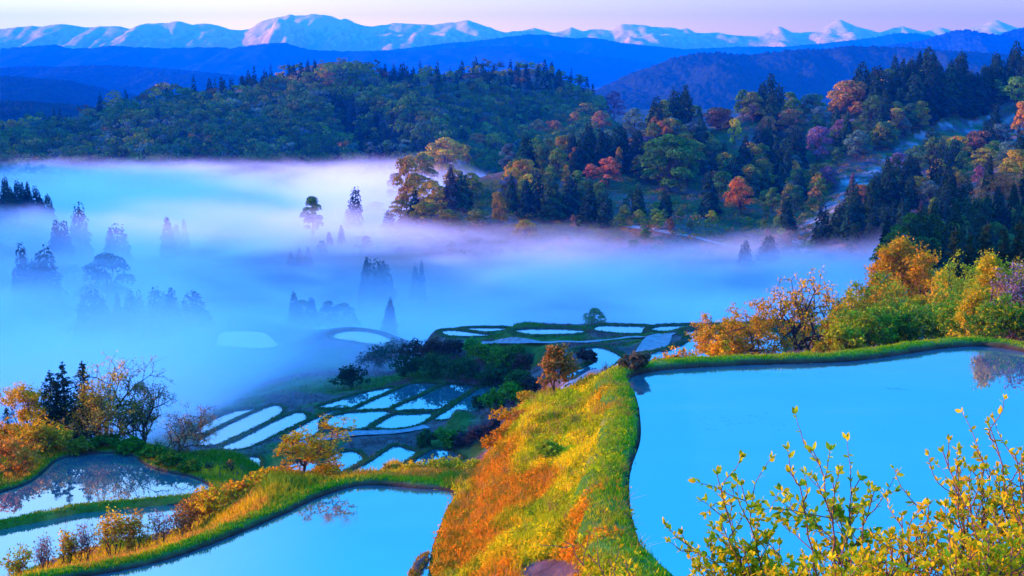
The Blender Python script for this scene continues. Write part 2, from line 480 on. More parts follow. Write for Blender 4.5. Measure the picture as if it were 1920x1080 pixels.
# right-hand hill
for a in [(1480,470,480),(1520,420,540),(1590,350,620),(1700,275,720),(1850,245,780),(1400,490,470),(1300,480,480),(1400,420,560),(1250,432,520),(1640,500,455),
          (1000,458,540),(850,458,560),(720,442,600),(660,427,640),(590,442,600),(900,395,600),(1100,405,580),(1300,372,620),(1450,330,690),(1200,335,660),(1000,345,650),(860,350,660),
          (780,375,650),(1300,265,760),(1150,275,740),(1000,308,720),(900,335,700),(1500,250,800),(1620,190,880),(1750,168,900),(1880,160,900),(1960,160,900),(1400,220,860),(1250,228,800),
          (1700,482,400),(1800,405,430),(1900,345,450),(1990,300,470),(1620,400,500)]: T(*a)
for a in [(260,1000,-60),(150,980,-65),(330,1000,-50),(400,700,-10),(420,1000,-50)]: Wp(*a)
# left-hand hill
for a in [(0,320,1000),(200,327,1010),(400,336,1020),(600,345,1020),(740,342,1000),(100,290,1060),(300,262,1100),(500,232,1140),(640,205,1190),(600,295,1080),(800,282,1070),
          (900,232,1190),(850,195,1240),(1000,205,1270),(1050,265,1130),(0,276,1150),(100,258,1170),(200,235,1190),(300,210,1210),(400,190,1230),(500,170,1250),(600,142,1270),
          (650,132,1280),(700,152,1290),(800,155,1320),(900,146,1330),(1000,146,1340),(1060,160,1350),(1110,190,1350),(1140,232,1350)]: T(*a)
for a in [(-300,1450,-60),(-100,1500,-50),(100,1520,-60),(-450,1400,-60),(-540,1150,-52),(-600,1000,-62),(200,1300,-66),(400,1400,-60),(-700,700,-70),(-500,450,-74),(-300,120,-45),
          (-120,60,-32),(-200,30,-35),(150,60,-14),(200,150,-25),(300,350,-35),(500,600,-5),(-700,1700,-75),(0,1750,-78),(700,1700,-70),(700,1200,-40)]: Wp(*a)
for k, p in POND.items():
    q = p['poly'][::9]
    for x, y in q: Wp(x, y, p['z'])

CT = np.array(CTRL)
def uv(x, y):
    r = np.hypot(x, y) + 4
    return np.stack([np.arctan2(x, y) * 4, np.log(r)], -1)
def tps_fit(P, v, lam):
    n = len(P)
    r2 = ((P[:, None] - P[None]) ** 2).sum(-1)
    K = r2 * np.log(r2 + 1e-12) * .5 + np.eye(n) * lam
    Q = np.c_[np.ones(n), P]
    A = np.zeros((n + 3, n + 3)); A[:n, :n] = K; A[:n, n:] = Q; A[n:, :n] = Q.T
    return np.linalg.solve(A, np.r_[v, 0, 0, 0])
CUV = uv(CT[:, 0], CT[:, 1])
CW = tps_fit(CUV, CT[:, 2], 2e-4)
def tps_eval(U, P, w):
    out = np.empty(len(U))
    for i in range(0, len(U), 20000):
        u = U[i:i + 20000]
        r2 = ((u ** 2).sum(1)[:, None] + (P ** 2).sum(1)[None] - 2 * u @ P.T).clip(0)
        out[i:i + 20000] = (r2 * np.log(r2 + 1e-12) * .5) @ w[:-3] + w[-3] + u @ w[-2:]
    return out

def poly_sd(x, y, poly):
    """signed distance to a closed outline, negative inside"""
    d2 = np.full(x.shape, 1e18)
    ins = np.zeros(x.shape, bool)
    a = poly
    b = np.roll(poly, -1, 0)
    for (x0, y0), (x1, y1) in zip(a, b):
        ex, ey = x1 - x0, y1 - y0
        l2 = ex * ex + ey * ey + 1e-12
        t = np.clip(((x - x0) * ex + (y - y0) * ey) / l2, 0, 1)
        d2 = np.minimum(d2, (x - x0 - t * ex) ** 2 + (y - y0 - t * ey) ** 2)
        c = ((y0 > y) != (y1 > y))
        if c.any():
            xs = x0 + (y - y0) * ex / (ey if abs(ey) > 1e-9 else 1e-9)
            ins ^= c & (x < xs)
    d = np.sqrt(d2)
    return np.where(ins, -d, d)

def height(x, y):
    """ground height: base surface, small relief, and the terraces cut level round every paddy"""
    x = np.asarray(x, float).ravel(); y = np.asarray(y, float).ravel()
    z = tps_eval(uv(x, y), CUV, CW)
    r = np.hypot(x, y)
    amp = np.interp(r, [0, 30, 120, 300, 800, 1700], [.05, .15, .5, 1.5, 10, 26])
    s = np.interp(r, [0, 60, 300, 1700], [4, 6, 25, 70])
    sc = np.where(r < 200, 1 / 5., np.where(r < 420, 1 / 20., 1 / 60.))
    z0 = -2.0 - .26 * np.clip(y, -4, 40) - .04 * np.abs(x)
    nb = smoothstep((r - 7) / 9)
    z = z0 + (z - z0) * nb
    z = np.minimum(z, np.where(r < 60, -1.2, 1e3))
    fa = smoothstep((r - 160) / 80)
    z = z + 44 * (.22 - np.abs(fbm(x / 170 + 21, y / 170 + 4, 3) - .5)) * smoothstep((r - 980) / 120)
    z = z + (amp * (fbm(x / 5 + 50, y / 5 + 50, 3) - .5) + .55 * (fbm(x / 1.7 + 50, y / 1.7 + 50, 2) - .5) * smoothstep((r - 40) / 10)) * (1 - fa) + amp * (fbm(x / 75 + 5, y / 75, 4) - .5) * fa
    num = np.zeros(len(x)); den = np.zeros(len(x)); wmax = np.zeros(len(x)); inside = np.full(len(x), np.nan)
    for p in POND.values():
        R = p['w'] + (1.6 if p['z'] > -30 else 4.0)
        lo, hi = p['poly'].min(0) - R, p['poly'].max(0) + R
        m = np.where((x > lo[0]) & (x < hi[0]) & (y > lo[1]) & (y < hi[1]))[0]
        if not len(m): continue
        d = poly_sd(x[m], y[m], p['poly'])
        w = 1 - smoothstep((d - p['w'] * .9) / (R - p['w'] * .9))
        k = w / (np.maximum(d, .05) ** 2)
        num[m] += k * (p['z'] + .08); den[m] += k
        wmax[m] = np.maximum(wmax[m], w)
        q = d < .12
        inside[m[q]] = p['z'] - .35
    lev = np.where(den > 0, num / np.maximum(den, 1e-12), z)
    z = z + (lev - z) * wmax
    return np.where(np.isnan(inside), z, inside)

def ground_hit(px, py, dmin=4, dmax=1450):
    """where the ray through a photo pixel first meets the ground"""
    rx, rz = ray(px, py)
    rx, rz = np.atleast_1d(rx), np.atleast_1d(rz)
    ds = np.geomspace(dmin, dmax, 420)
    X = rx[:, None] * ds; Z = rz[:, None] * ds; Y = np.broadcast_to(ds, X.shape)
    H = np.stack([height(X[i], Y[i]) for i in range(len(rx))])
    below = H > Z
    i = np.where(below.any(1), below.argmax(1), -1)
    out = np.full((len(rx), 3), np.nan)
    for k, j in enumerate(i):
        if j <= 0: continue
        a, b = H[k, j - 1] - Z[k, j - 1], H[k, j] - Z[k, j]
        t = a / (a - b)
        d = ds[j - 1] + (ds[j] - ds[j - 1]) * t
        out[k] = (rx[k] * d, d, 0)
    ok = ~np.isnan(out[:, 0])
    out[ok, 2] = height(out[ok, 0], out[ok, 1])
    return out

GULLY = np.array([(1470,480),(1500,425),(1560,370),(1590,320),(1640,290),(1700,262),(1760,232),(1900,210),(1930,262),(1800,292),(1720,310),(1660,350),(1600,400),(1545,480)], float)
def to_pixel(x, y, z):
    cx = x; cy = y * SP + z * CP; cz = y * CP - z * SP
    return 960 + F * cx / cz, 540 - F * cy / cz
# ------------------------------------------------------------------ the ground sheet
def lerp3(a, b, t):
    return np.asarray(a)[None] * (1 - t[:, None]) + np.asarray(b)[None] * t[:, None]

def in_poly(x, y, poly):
    ins = np.zeros(x.shape, bool)
    for (x0, y0), (x1, y1) in zip(poly, np.roll(poly, -1, 0)):
        c = (y0 > y) != (y1 > y)
        ins ^= c & (x < x0 + (y - y0) * (x1 - x0) / ((y1 - y0) if abs(y1 - y0) > 1e-9 else 1e-9))
    return ins

def ground_colour(x, y, z):
    n1, n2, n3 = fbm(x / 3.1, y / 3.1), fbm(x / 9 + 40, y / 9), fbm(x / 1.1 + 9, y / 1.1 + 5, 3)
    near = lerp3((.25, .24, .008), (.46, .28, .008), smoothstep((n1 - .38) / .25))
    near = near * (1 - smoothstep((n2 - .5) / .14))[:, None] + np.array((.36, .13, .008))[None] * smoothstep((n2 - .5) / .14)[:, None]
    mid = lerp3((.11, .07, .06), (.045, .10, .02), smoothstep((n2 - .46) / .12))
    mid = mid * (.7 + .6 * n3)[:, None]
    n4, n5 = fbm(x / 28 + 3, y / 28), fbm(x / 8 + 3, y / 8 + 70)
    hill = lerp3((.045, .06, .018), (.11, .075, .06), smoothstep((n4 - .45) / .2)) * (.6 + .8 * n5)[:, None]
    r = np.hypot(x, y)
    c = near
    a = smoothstep((r - 84) / 8)[:, None]; c = c * (1 - a) + mid * a
    a = smoothstep((r - 300) / 60)[:, None]; c = c * (1 - a) + hill * a
    px, py = to_pixel(x, y, z)
    g = in_poly(px, py, GULLY) & (r > 400) & (r < 900)
    rock = lerp3((.07, .06, .065), (.20, .18, .19), smoothstep((n5 - .4) / .2)) * (.6 + .8 * fbm(x / 2.5, y / 2.5, 3))[:, None]
    grassy = smoothstep((fbm(x / 12 + 8, y / 12 + 8) - .52) / .1)[:, None]
    rock = rock * (1 - grassy) + np.array((.05, .09, .03)) * grassy
    c = np.where(g[:, None], rock, c)
    bare = (np.hypot((px - 1035) / 60, (py - 1075) / 28) < 1) & (r < 70) & (r > 30)
    c = np.where(bare[:, None], np.array((.10, .055, .05)) * (.6 + .8 * n3)[:, None], c)
    return c

AZ = np.radians(np.concatenate([np.linspace(-85, -24, 46, endpoint=False), np.linspace(-24, 24, 780), np.linspace(24, 85, 47)[1:]]))
RR = np.geomspace(1.2, 1800, 740)
gx = np.sin(AZ)[None] * RR[:, None]
gy = np.cos(AZ)[None] * RR[:, None]
GH = height(gx, gy).reshape(gx.shape)
def hgrid(x, y):
    """bilinear look-up in the ground sheet itself, so that things stand on the mesh"""
    x = np.atleast_1d(np.asarray(x, float)); y = np.atleast_1d(np.asarray(y, float))
    i = np.interp(np.log(np.hypot(x, y).clip(1.2)), np.log(RR), np.arange(len(RR)))
    j = np.interp(np.arctan2(x, y), AZ, np.arange(len(AZ)))
    i0 = np.minimum(i.astype(int), len(RR) - 2); j0 = np.minimum(j.astype(int), len(AZ) - 2)
    a, b = i - i0, j - j0
    return (GH[i0, j0] * (1 - a) * (1 - b) + GH[i0 + 1, j0] * a * (1 - b) + GH[i0, j0 + 1] * (1 - a) * b + GH[i0 + 1, j0 + 1] * a * b)
def ground_hit(px, py, dmin=4, dmax=1700):
    rx, rz = ray(px, py)
    rx, rz = np.atleast_1d(rx), np.atleast_1d(rz)
    ds = np.geomspace(dmin, dmax, 1200)
    X = rx[:, None] * ds; Z = rz[:, None] * ds; Y = np.broadcast_to(ds, X.shape)
    H = hgrid(X.ravel(), Y.ravel()).reshape(X.shape)
    below = H > Z
    out = np.full((len(rx), 3), np.nan)
    for k in np.where(below.any(1))[0]:
        j = below[k].argmax()
        d = ds[j] if j == 0 else ds[j - 1] + (ds[j] - ds[j - 1]) * ((H[k, j - 1] - Z[k, j - 1]) / ((H[k, j - 1] - Z[k, j - 1]) - (H[k, j] - Z[k, j])))
        out[k] = (rx[k] * d, d, 0)
    ok = ~np.isnan(out[:, 0])
    if ok.any(): out[ok, 2] = hgrid(out[ok, 0], out[ok, 1])
    return out

gv = np.stack([gx, gy, GH], -1).reshape(-1, 3)
nr, na = gx.shape
idx = np.arange(nr * na).reshape(nr, na)
gf = np.stack([idx[:-1, :-1], idx[:-1, 1:], idx[1:, 1:], idx[1:, :-1]], -1).reshape(-1, 4)
gcol = ground_colour(gv[:, 0], gv[:, 1], gv[:, 2])
o = link('ground', mesh_np('ground', gv, gf[:, ::-1], M_GROUND, True, gcol))
tag(o, 'hillside ground running down from the slope to the valley and up the wooded hills', 'ground', kind='structure')

pv = np.array([(-15900, -1500, -88), (15900, -1500, -88), (15900, 22000, -88), (-15900, 22000, -88)], float)
o = link('valley_floor', mesh_np('valley_floor', pv, np.array([[0, 1, 2, 3]]), M_GROUND, False, np.full((4, 3), (.05, .06, .03))))
tag(o, 'flat valley floor stretching away under the haze to the far hills', 'valley', kind='structure')

# ------------------------------------------------------------------ paddies: water sheets and their earth banks
def poly_mesh(name, p, z, mat):
    import mathutils.geometry as mg
    tri = mg.tessellate_polygon([[Vector((x, y, 0)) for x, y in p]])
    v = np.c_[p, np.zeros(len(p))]
    f = np.array([t for t in tri])
    e = v[f]
    n = np.cross(e[:, 1] - e[:, 0], e[:, 2] - e[:, 0])[:, 2]
    f[n < 0] = f[n < 0][:, ::-1]
    me = mesh_np(name, v + np.array([0, 0, z]), f, mat)
    return me

def bank_colour(n, g, dry):
    return np.asarray(g)[None] * (1 - n[:, None]) + np.asarray(dry)[None] * n[:, None]

BANKS = {}
def offset_normals(p):
    t = np.roll(p, -1, 0) - np.roll(p, 1, 0)
    t /= np.linalg.norm(t, axis=1)[:, None] + 1e-9
    area = .5 * np.sum(p[:, 0] * np.roll(p[:, 1], -1) - np.roll(p[:, 0], -1) * p[:, 1])
    n = np.stack([t[:, 1], -t[:, 0]], -1)
    return n if area > 0 else -n

k_i = 0
for key, p in POND.items():
    k_i += 1
    near = p['z'] > -30
    outline = resample(p['poly'], .35 if near else .7)
    o = link('paddy_water', poly_mesh('paddy_water', outline, p['z'], M_WATER))
    tag(o, kind='structure')
    o['label'] = 'still water of a flooded rice paddy'
    n = offset_normals(outline)
    jit = (fbm(outline[:, 0] * 1.3 + 7, outline[:, 1] * 1.3) - .5)
    w = p['w'] * (1 + .5 * jit); h = p['h'] * (1 + .6 * (fbm(outline[:, 0] * .9, outline[:, 1] * .9 + 30) - .5)) + k_i * .002
    out_h = hgrid(outline[:, 0] + n[:, 0] * 3, outline[:, 1] + n[:, 1] * 3) - p['z']
    keep = 1 - .85 * smoothstep((out_h - .35) / .7)
    k7 = np.ones(9) / 9
    keep = np.convolve(np.r_[keep[-4:], keep, keep[:4]], k7, 'valid')
    w = w * (.25 + .75 * keep); h = h * keep + .02
    prof = [(-.02 + .10 * jit, -.3 + 0 * h, 0), (.02 + .12 * jit, .04 + 0 * h, 0), (.16 + .12 * jit, h * .75, 1), (.30 + .1 * jit, h * 1.0, 2), (.30 + w * .5, h * 1.06, 2), (.25 + w, h * .92, 2), (.3 + w * 1.25, h * .2, 2), (.35 + w * 1.5, -.9 + 0 * h, 2)]
    rows, cols = [], []
    g1, g2 = fbm(outline[:, 0] * .5, outline[:, 1] * .5), fbm(outline[:, 0] * 2.3, outline[:, 1] * 2.3)
    for off, zz, kind in prof:
        xy = outline + n * (off + np.zeros(len(outline)))[:, None]
        rows.append(np.c_[xy, p['z'] + zz])
        if kind == 0: c = np.tile(np.array((.045, .028, .022)), (len(outline), 1))
        elif kind == 1: c = lerp3((.06, .05, .03), (.05, .09, .02), g2)
        else: c = lerp3((.05, .14, .015), (.20, .17, .03), smoothstep((g1 - .5) / .25)) if near else lerp3((.03, .065, .02), (.075, .048, .038), smoothstep((g1 - .45) / .25))
        cols.append(c * (.75 + .5 * g2)[:, None])
    m = len(outline)
    v = np.concatenate(rows); c = np.concatenate(cols)
    a = np.arange(m); b = (a + 1) % m
    f = np.concatenate([np.stack([r * m + a, r * m + b, (r + 1) * m + b, (r + 1) * m + a], -1) for r in range(len(prof) - 1)])
    area = .5 * np.sum(outline[:, 0] * np.roll(outline[:, 1], -1) - np.roll(outline[:, 0], -1) * outline[:, 1])
    if area > 0: f = f[:, ::-1]
    o = link('paddy_bank', mesh_np('paddy_bank', v, f[:, ::-1], M_BANK, True, c))
    tag(o, 'raised earth bank round a flooded rice paddy', kind='structure')
    BANKS[key] = (outline, n, w, h, p['z'])

# ------------------------------------------------------------------ tracks and the road between the terraces
def track(name, pix, d0, width, label, mat=M_ROAD, lift=.12):
    g = ground_hit([a[0] for a in pix], [a[1] for a in pix], dmin=d0)
    g = g[~np.isnan(g[:, 0])]
    c = resample(catmull(g[:, :2], 6, False), 1.5, False)
    t = np.gradient(c, axis=0); t /= np.linalg.norm(t, axis=1)[:, None] + 1e-9
    nn = np.stack([-t[:, 1], t[:, 0]], -1)
    wd = np.interp(np.linspace(0, 1, len(c)), np.linspace(0, 1, len(width)), width)
    offs = np.linspace(-.5, .5, 5)
    zc = hgrid(c[:, 0], c[:, 1])
    k = np.ones(7) / 7
    zc = np.convolve(np.pad(zc, 3, mode='edge'), k, 'valid')
    v = []
    for s in offs:
        xy = c + nn * (s * wd)[:, None]
        zt = hgrid(xy[:, 0], xy[:, 1])
        v.append(np.c_[xy, np.maximum(zc, zt) + lift - .05 * abs(s)])
    v = np.concatenate(v); m = len(c); a = np.arange(m - 1)
    f = np.concatenate([np.stack([r * m + a, r * m + a + 1, (r + 1) * m + a + 1, (r + 1) * m + a], -1) for r in range(4)])
    o = link(name, mesh_np(name, v, f, mat, True))
    tag(o, label, kind='structure')
track('road', [(1030,752),(1062,735),(1100,716),(1135,702),(1158,690)], 120, [3.6, 3.6, 3.4], 'paved lane climbing beside the bending paddy')
track('road', [(860,641),(930,645),(1000,645),(1080,642),(1150,637),(1200,634),(1250,627)], 160, [1.4, 1.4, 1.5, 1.8, 2.4], 'pale lane winding along the foot of the far paddies')
track('road', [(1216,664),(1226,650),(1236,638),(1252,627)], 160, [3.6, 4, 4, 3.4], 'short wide paved ramp between the paddies')
track('path', [(540,838),(610,822),(660,814),(740,810),(800,800)], 150, [2, 2, 2], 'narrow track below the oval paddies')
track('path', [(560,452),(600,437),(640,420)], 400, [4, 4], 'faint path on the shelf above the mist')
track('path', [(1180,425),(1250,436),(1330,452),(1390,466)], 420, [4, 4, 4], 'track crossing the foot of the wooded hill')

# ------------------------------------------------------------------ far hills and snow mountains
def forest_far_mat(name, c1, c2, scale):
    m, t, out = new_mat(name)
    l = t.links.new
    tc = N(t, 'ShaderNodeTexCoord')
    n1 = N(t, 'ShaderNodeTexNoise'); n1.inputs['Scale'].default_value = scale; n1.inputs['Detail'].default_value = 9; n1.inputs['Roughness'].default_value = .7
    l(tc.outputs['Object'], n1.inputs['Vector'])
    r = ramp(t, [(.38, c1), (.62, c2)], 'LINEAR')
    l(n1.outputs['Fac'], r.inputs[0])
    d = N(t, 'ShaderNodeBsdfDiffuse'); l(r.outputs[0], d.inputs['Color'])
    l(d.outputs[0], out.inputs['Surface'])
    return m
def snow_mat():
    m, t, out = new_mat('alpenglow_tinted_snow_and_rock')
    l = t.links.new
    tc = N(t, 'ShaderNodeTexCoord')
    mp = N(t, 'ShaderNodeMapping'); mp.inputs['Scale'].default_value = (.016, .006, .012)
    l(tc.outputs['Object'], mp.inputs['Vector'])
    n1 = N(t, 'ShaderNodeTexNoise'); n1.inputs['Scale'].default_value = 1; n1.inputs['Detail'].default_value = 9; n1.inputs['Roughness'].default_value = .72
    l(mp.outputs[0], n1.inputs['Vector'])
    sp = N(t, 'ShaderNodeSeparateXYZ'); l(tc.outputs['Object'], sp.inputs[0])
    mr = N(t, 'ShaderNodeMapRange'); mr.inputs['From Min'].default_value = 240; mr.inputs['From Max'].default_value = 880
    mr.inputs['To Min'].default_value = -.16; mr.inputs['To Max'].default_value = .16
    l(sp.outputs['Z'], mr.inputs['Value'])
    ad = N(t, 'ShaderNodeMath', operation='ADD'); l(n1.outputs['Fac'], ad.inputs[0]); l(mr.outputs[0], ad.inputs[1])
    r = ramp(t, [(.43, (.60, .40, .54)), (.52, (.95, .64, .78))], 'LINEAR')  # pink dawn light on the peaks is painted into both colours
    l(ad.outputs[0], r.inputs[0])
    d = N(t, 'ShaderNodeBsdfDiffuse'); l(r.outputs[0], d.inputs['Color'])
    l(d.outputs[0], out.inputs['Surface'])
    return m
M_FAR = forest_far_mat('far_forest', (.006, .022, .016), (.018, .042, .024), .02)
M_FAR_RED = forest_far_mat('far_forest_budding', (.006, .024, .017), (.024, .036, .024), .05)
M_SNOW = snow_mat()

def ridge(name, prof, d, depth, mat, label, rough=1.0, tree=0.0, base=-88, skew=0, seed=0):
    """a hill whose crest follows the profile (photo pixels) at its real distance, with spurs and gullies down both sides"""
    prof = np.array(prof, float)
    rx, rz = ray(prof[:, 0], prof[:, 1])
    cx, cz = rx * d, rz * d
    nx = 700 if not tree else 360
    ns = 150 if not tree else 170
    xs = np.linspace(cx[0], cx[-1], nx)
    H = np.interp(xs, cx, cz)
    if not tree: H = H + (fbm(xs / 420, xs * 0 + 3, 5) - .5) * 110 - 6
    tt = np.linspace(-1, 1, ns)
    X = np.repeat(xs[None], ns, 0)
    Sg = np.repeat(tt[:, None], nx, 1)
    wob = (fbm(X / depth * 1.6 + seed, np.zeros_like(X) + seed * 3.1, 3) - .5) * .35 * (1 - np.abs(Sg))
    Y = d + (Sg + wob * np.abs(Sg) * 2) * depth + skew * (X - X.mean())
    fall = np.abs(Sg) ** 1.15
    rel = H[None] - base
    spur = fbm(X / depth * 4 + seed * 7, Y / depth * 1.3 + seed, 4)
    Z = base + rel * (1 - fall) + (np.abs(spur - .5) * 2 - .35) * rel * .55 * rough * np.sin(np.pi * np.clip(np.abs(Sg), 0, 1)) 
    if not tree:
        Z = Z + (np.abs(fbm(X / 330 + seed, Y / 520, 5) - .5) * -2 + .3) * rel * .16 * (.25 + np.abs(Sg))
    if tree: Z = Z + tree * min(2.2, max(1, d / 3000)) * (rng.random(Z.shape) ** 2 * 1.2 - .3) * (np.abs(Sg) < .99)
    keep = np.linspace(0, 1, nx)
    v = np.stack([X, Y, Z], -1).reshape(-1, 3)
    ii = np.arange(ns * nx).reshape(ns, nx)
    f = np.stack([ii[:-1, :-1], ii[:-1, 1:], ii[1:, 1:], ii[1:, :-1]], -1).reshape(-1, 4)
    o = link(name, mesh_np(name, v, f, mat, tree == 0))
    tag(o, label, kind='structure')
    return o

ridge('hill', [(-260,150),(-120,146),(0,143),(40,146),(90,151),(130,152),(165,168),(195,186),(240,215),(300,250)], 4000, 800, M_FAR, 'low dark blue wooded hill at the left edge', 1, 5, seed=1)
ridge('hill', [(-420,180),(-200,186),(-60,190),(40,192),(120,197),(200,206),(280,220),(380,240)], 2300, 480, M_FAR, 'lowest dark wooded rise behind the left end of the misty hill', 1, 5, seed=9)
ridge('hill', [(-300,120),(-100,128),(0,128),(60,125),(110,127),(150,124),(200,123),(260,126),(320,130),(380,136),(440,142),(520,150),(600,160),(700,180)], 6200, 1300, M_FAR, 'blue wooded ridges behind the left hill', 1.3, 4, seed=2)
ridge('hill', [(-500,110),(-200,100),(0,92),(40,89),(100,84),(130,91),(170,91),(210,86),(240,88),(300,91),(400,89),(440,91),(490,84),(535,80),(580,94),(640,96),(760,97),(830,92),(900,87),(960,86),(1020,92),(1080,100),(1150,108),(1220,118),(1320,128),(1500,150)], 11500, 2200, M_FAR, 'long blue ridge stretching across the middle distance', 1, 5, seed=3)
ridge('hill', [(1040,200),(1120,170),(1180,140),(1230,124),(1260,110),(1300,101),(1345,98),(1400,105),(1450,98),(1530,92),(1590,88),(1640,87),(1700,92),(1800,98),(1900,104),(2100,110),(2300,130)], 4300, 850, M_FAR_RED, 'wooded blue hill with reddish budding trees behind the right hill', 1.2, 6, seed=4)
ridge('hill', [(1480,112),(1560,100),(1620,92),(1680,84),(1720,80),(1760,67),(1790,58),(1815,57),(1850,64),(1875,66),(1900,57),(1930,50),(2000,48),(2120,60),(2300,90)], 7500, 1400, M_FAR, 'high blue wooded hill at the right edge', 1, 6, seed=5)
ridge('hill', [(560,110),(700,96),(770,90),(830,82),(880,78),(930,72),(990,64),(1030,66),(1075,72),(1110,70),(1160,80),(1240,88),(1330,98),(1480,116)], 15000, 1500, M_FAR, 'pale blue mountain shoulder below the snowy range', 1, 5, seed=6)
ridge('hill', [(1180,100),(1300,92),(1380,88),(1470,88),(1560,80),(1640,70),(1680,62),(1720,62),(1760,70),(1850,84),(2000,100)], 16000, 1500, M_FAR, 'pale blue shoulder under the right snow peaks', 1, 5, seed=7)
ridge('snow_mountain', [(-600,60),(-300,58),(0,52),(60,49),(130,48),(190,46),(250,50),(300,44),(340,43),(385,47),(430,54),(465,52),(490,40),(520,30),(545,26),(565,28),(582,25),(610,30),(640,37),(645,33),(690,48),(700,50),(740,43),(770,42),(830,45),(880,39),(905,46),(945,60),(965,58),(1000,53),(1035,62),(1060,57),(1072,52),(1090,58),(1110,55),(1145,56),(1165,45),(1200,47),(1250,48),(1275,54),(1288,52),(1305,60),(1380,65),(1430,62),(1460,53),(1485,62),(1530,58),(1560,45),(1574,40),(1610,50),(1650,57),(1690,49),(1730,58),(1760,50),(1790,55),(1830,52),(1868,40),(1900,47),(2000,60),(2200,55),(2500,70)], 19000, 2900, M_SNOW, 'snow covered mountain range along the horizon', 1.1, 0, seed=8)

# unseen ridge added left of the frame, crest shaped to shade the valley
ry = np.array([(120, -85), (212, -84), (238, 118), (470, 124), (505, 105), (530, 45), (700, 40), (930, 38), (985, 10), (1050, 12), (1120, 36), (1190, 72), (1450, 78), (1750, 80), (2000, -20), (2300, -85)], float)
ys = np.linspace(120, 2300, 260)
top = np.interp(ys, ry[:, 0], ry[:, 1])
ss = np.linspace(-1, 1, 33)
YY = np.repeat(ys[None], 33, 0); SS = np.repeat(ss[:, None], 260, 1)
XX = -900 - (YY - 400) * .05 + SS * 230 + (fbm(YY / 120, SS * 2, 3) - .5) * 60
ZZ = -88 + (top[None] + 88) * (1 - np.abs(SS) ** 1.3) + (fbm(XX / 25, YY / 25, 3) - .5) * 14 + rng.random(XX.shape) * 9 * (np.abs(SS) < .9)
ii = np.arange(33 * 260).reshape(33, 260)
ff = np.stack([ii[:-1, :-1], ii[:-1, 1:], ii[1:, 1:], ii[1:, :-1]], -1).reshape(-1, 4)
tag(link('hill', mesh_np('hill', np.stack([XX, YY, ZZ], -1).reshape(-1, 3), ff, M_FAR)), 'unseen wooded ridge left of the valley, crest shaped to cast its shade', kind='structure')
# ------------------------------------------------------------------ builders for trees and plants
def unit(v):
    return v / (np.linalg.norm(v, axis=-1, keepdims=True) + 1e-9)
def rand_unit(n, r):
    return unit(r.normal(size=(n, 3)))

def cards(cen, size, nrm, r, aspect=.55, up=None):
    """rhombic leaf or leaf-clump faces: one bent pair of triangles each"""
    n = len(cen)
    nrm = unit(nrm)
    a = up if up is not None else rand_unit(n, r)
    a = unit(a - (a * nrm).sum(1, keepdims=True) * nrm)
    b = np.cross(nrm, a)
    s = np.asarray(size).reshape(-1, 1) * np.ones((n, 1))
    v = np.stack([cen - a * s * .5, cen + b * s * .5 * aspect + nrm * s * .08, cen + a * s * .5, cen - b * s * .5 * aspect + nrm * s * .08], 1)
    f = np.arange(n * 4).reshape(n, 4)
    return v.reshape(-1, 3), f

def tubes(segs, sides=5):
    """segs: rows x0 y0 z0 x1 y1 z1 r0 r1"""
    s = np.asarray(segs, float)
    p, q, r0, r1 = s[:, 0:3], s[:, 3:6], s[:, 6], s[:, 7]
    d = unit(q - p)
    h = np.where(np.abs(d[:, 2:3]) < .9, np.array([[0, 0, 1.]]), np.array([[1., 0, 0]]))
    a = unit(np.cross(d, h)); b = np.cross(d, a)
    an = np.arange(sides) * 2 * np.pi / sides
    ring = a[:, None] * np.cos(an)[None, :, None] + b[:, None] * np.sin(an)[None, :, None]
    v0 = p[:, None] + ring * r0[:, None, None]; v1 = q[:, None] + ring * r1[:, None, None]
    v = np.stack([v0, v1], 1).reshape(-1, 3)
    n = len(s); k = np.arange(sides); k2 = (k + 1) % sides
    base = (np.arange(n) * 2 * sides)[:, None]
    f = np.stack([base + k, base + k2, base + sides + k2, base + sides + k], -1).reshape(-1, 4)
    return v, f

def grow(r, length, radius, levels, split=(3, 4), spread=.75, up=.25, curl=.22, start=(0, 0, 0), direction=(0, 0, 1), shrink=.72, first=.35, droop=0.0):
    """a branching skeleton; returns tube segments and the points (with direction) where leaves sit"""
    segs, tips = [], []
    def go(p, d, ln, rad, lev):
        n = 5 if lev == levels else 4
        pts = [p]
        kids = r.integers(split[0], split[1] + 1)
        at = sorted(r.uniform(first if lev == levels else .3, 1, kids - 1).tolist()) + [1.0]
        for i in range(n):
            d = d + r.normal(size=3) * curl * .5 + np.array([0, 0, up * .25 - droop * (levels - lev) * .1])
            d = d / np.linalg.norm(d)
            q = pts[-1] + d * ln / n
            ra, rb = rad * (1 - .45 * i / n), rad * (1 - .45 * (i + 1) / n)
            segs.append((*pts[-1], *q, ra, rb))
            if lev <= 1: tips.append((*q, *d))
            pts.append(q)
        if lev == 0: return
        P = np.array(pts)
        ph = r.uniform(0, 6.28)
        for j, t in enumerate(at):
            i = min(int(t * n), n - 1)
            b = P[i] + (P[i + 1] - P[i]) * (t * n - i)
            side = unit(np.cross(d, rand_unit(1, r)[0]))
            ang = ph + j * 2.4
            e = unit(np.cross(d, np.array([.3, .2, 1.]))); g = np.cross(d, e)
            side = e * math.cos(ang) + g * math.sin(ang)
            nd = d * (1 - spread * .6) + side * spread + np.array([0, 0, up * .5])
            go(b, nd / np.linalg.norm(nd), ln * shrink * r.uniform(.75, 1.15), rad * (.62 if t < 1 else .55), lev - 1)
    go(np.array(start, float), unit(np.array(direction, float)), length, radius, levels)
    return np.array(segs), np.array(tips)

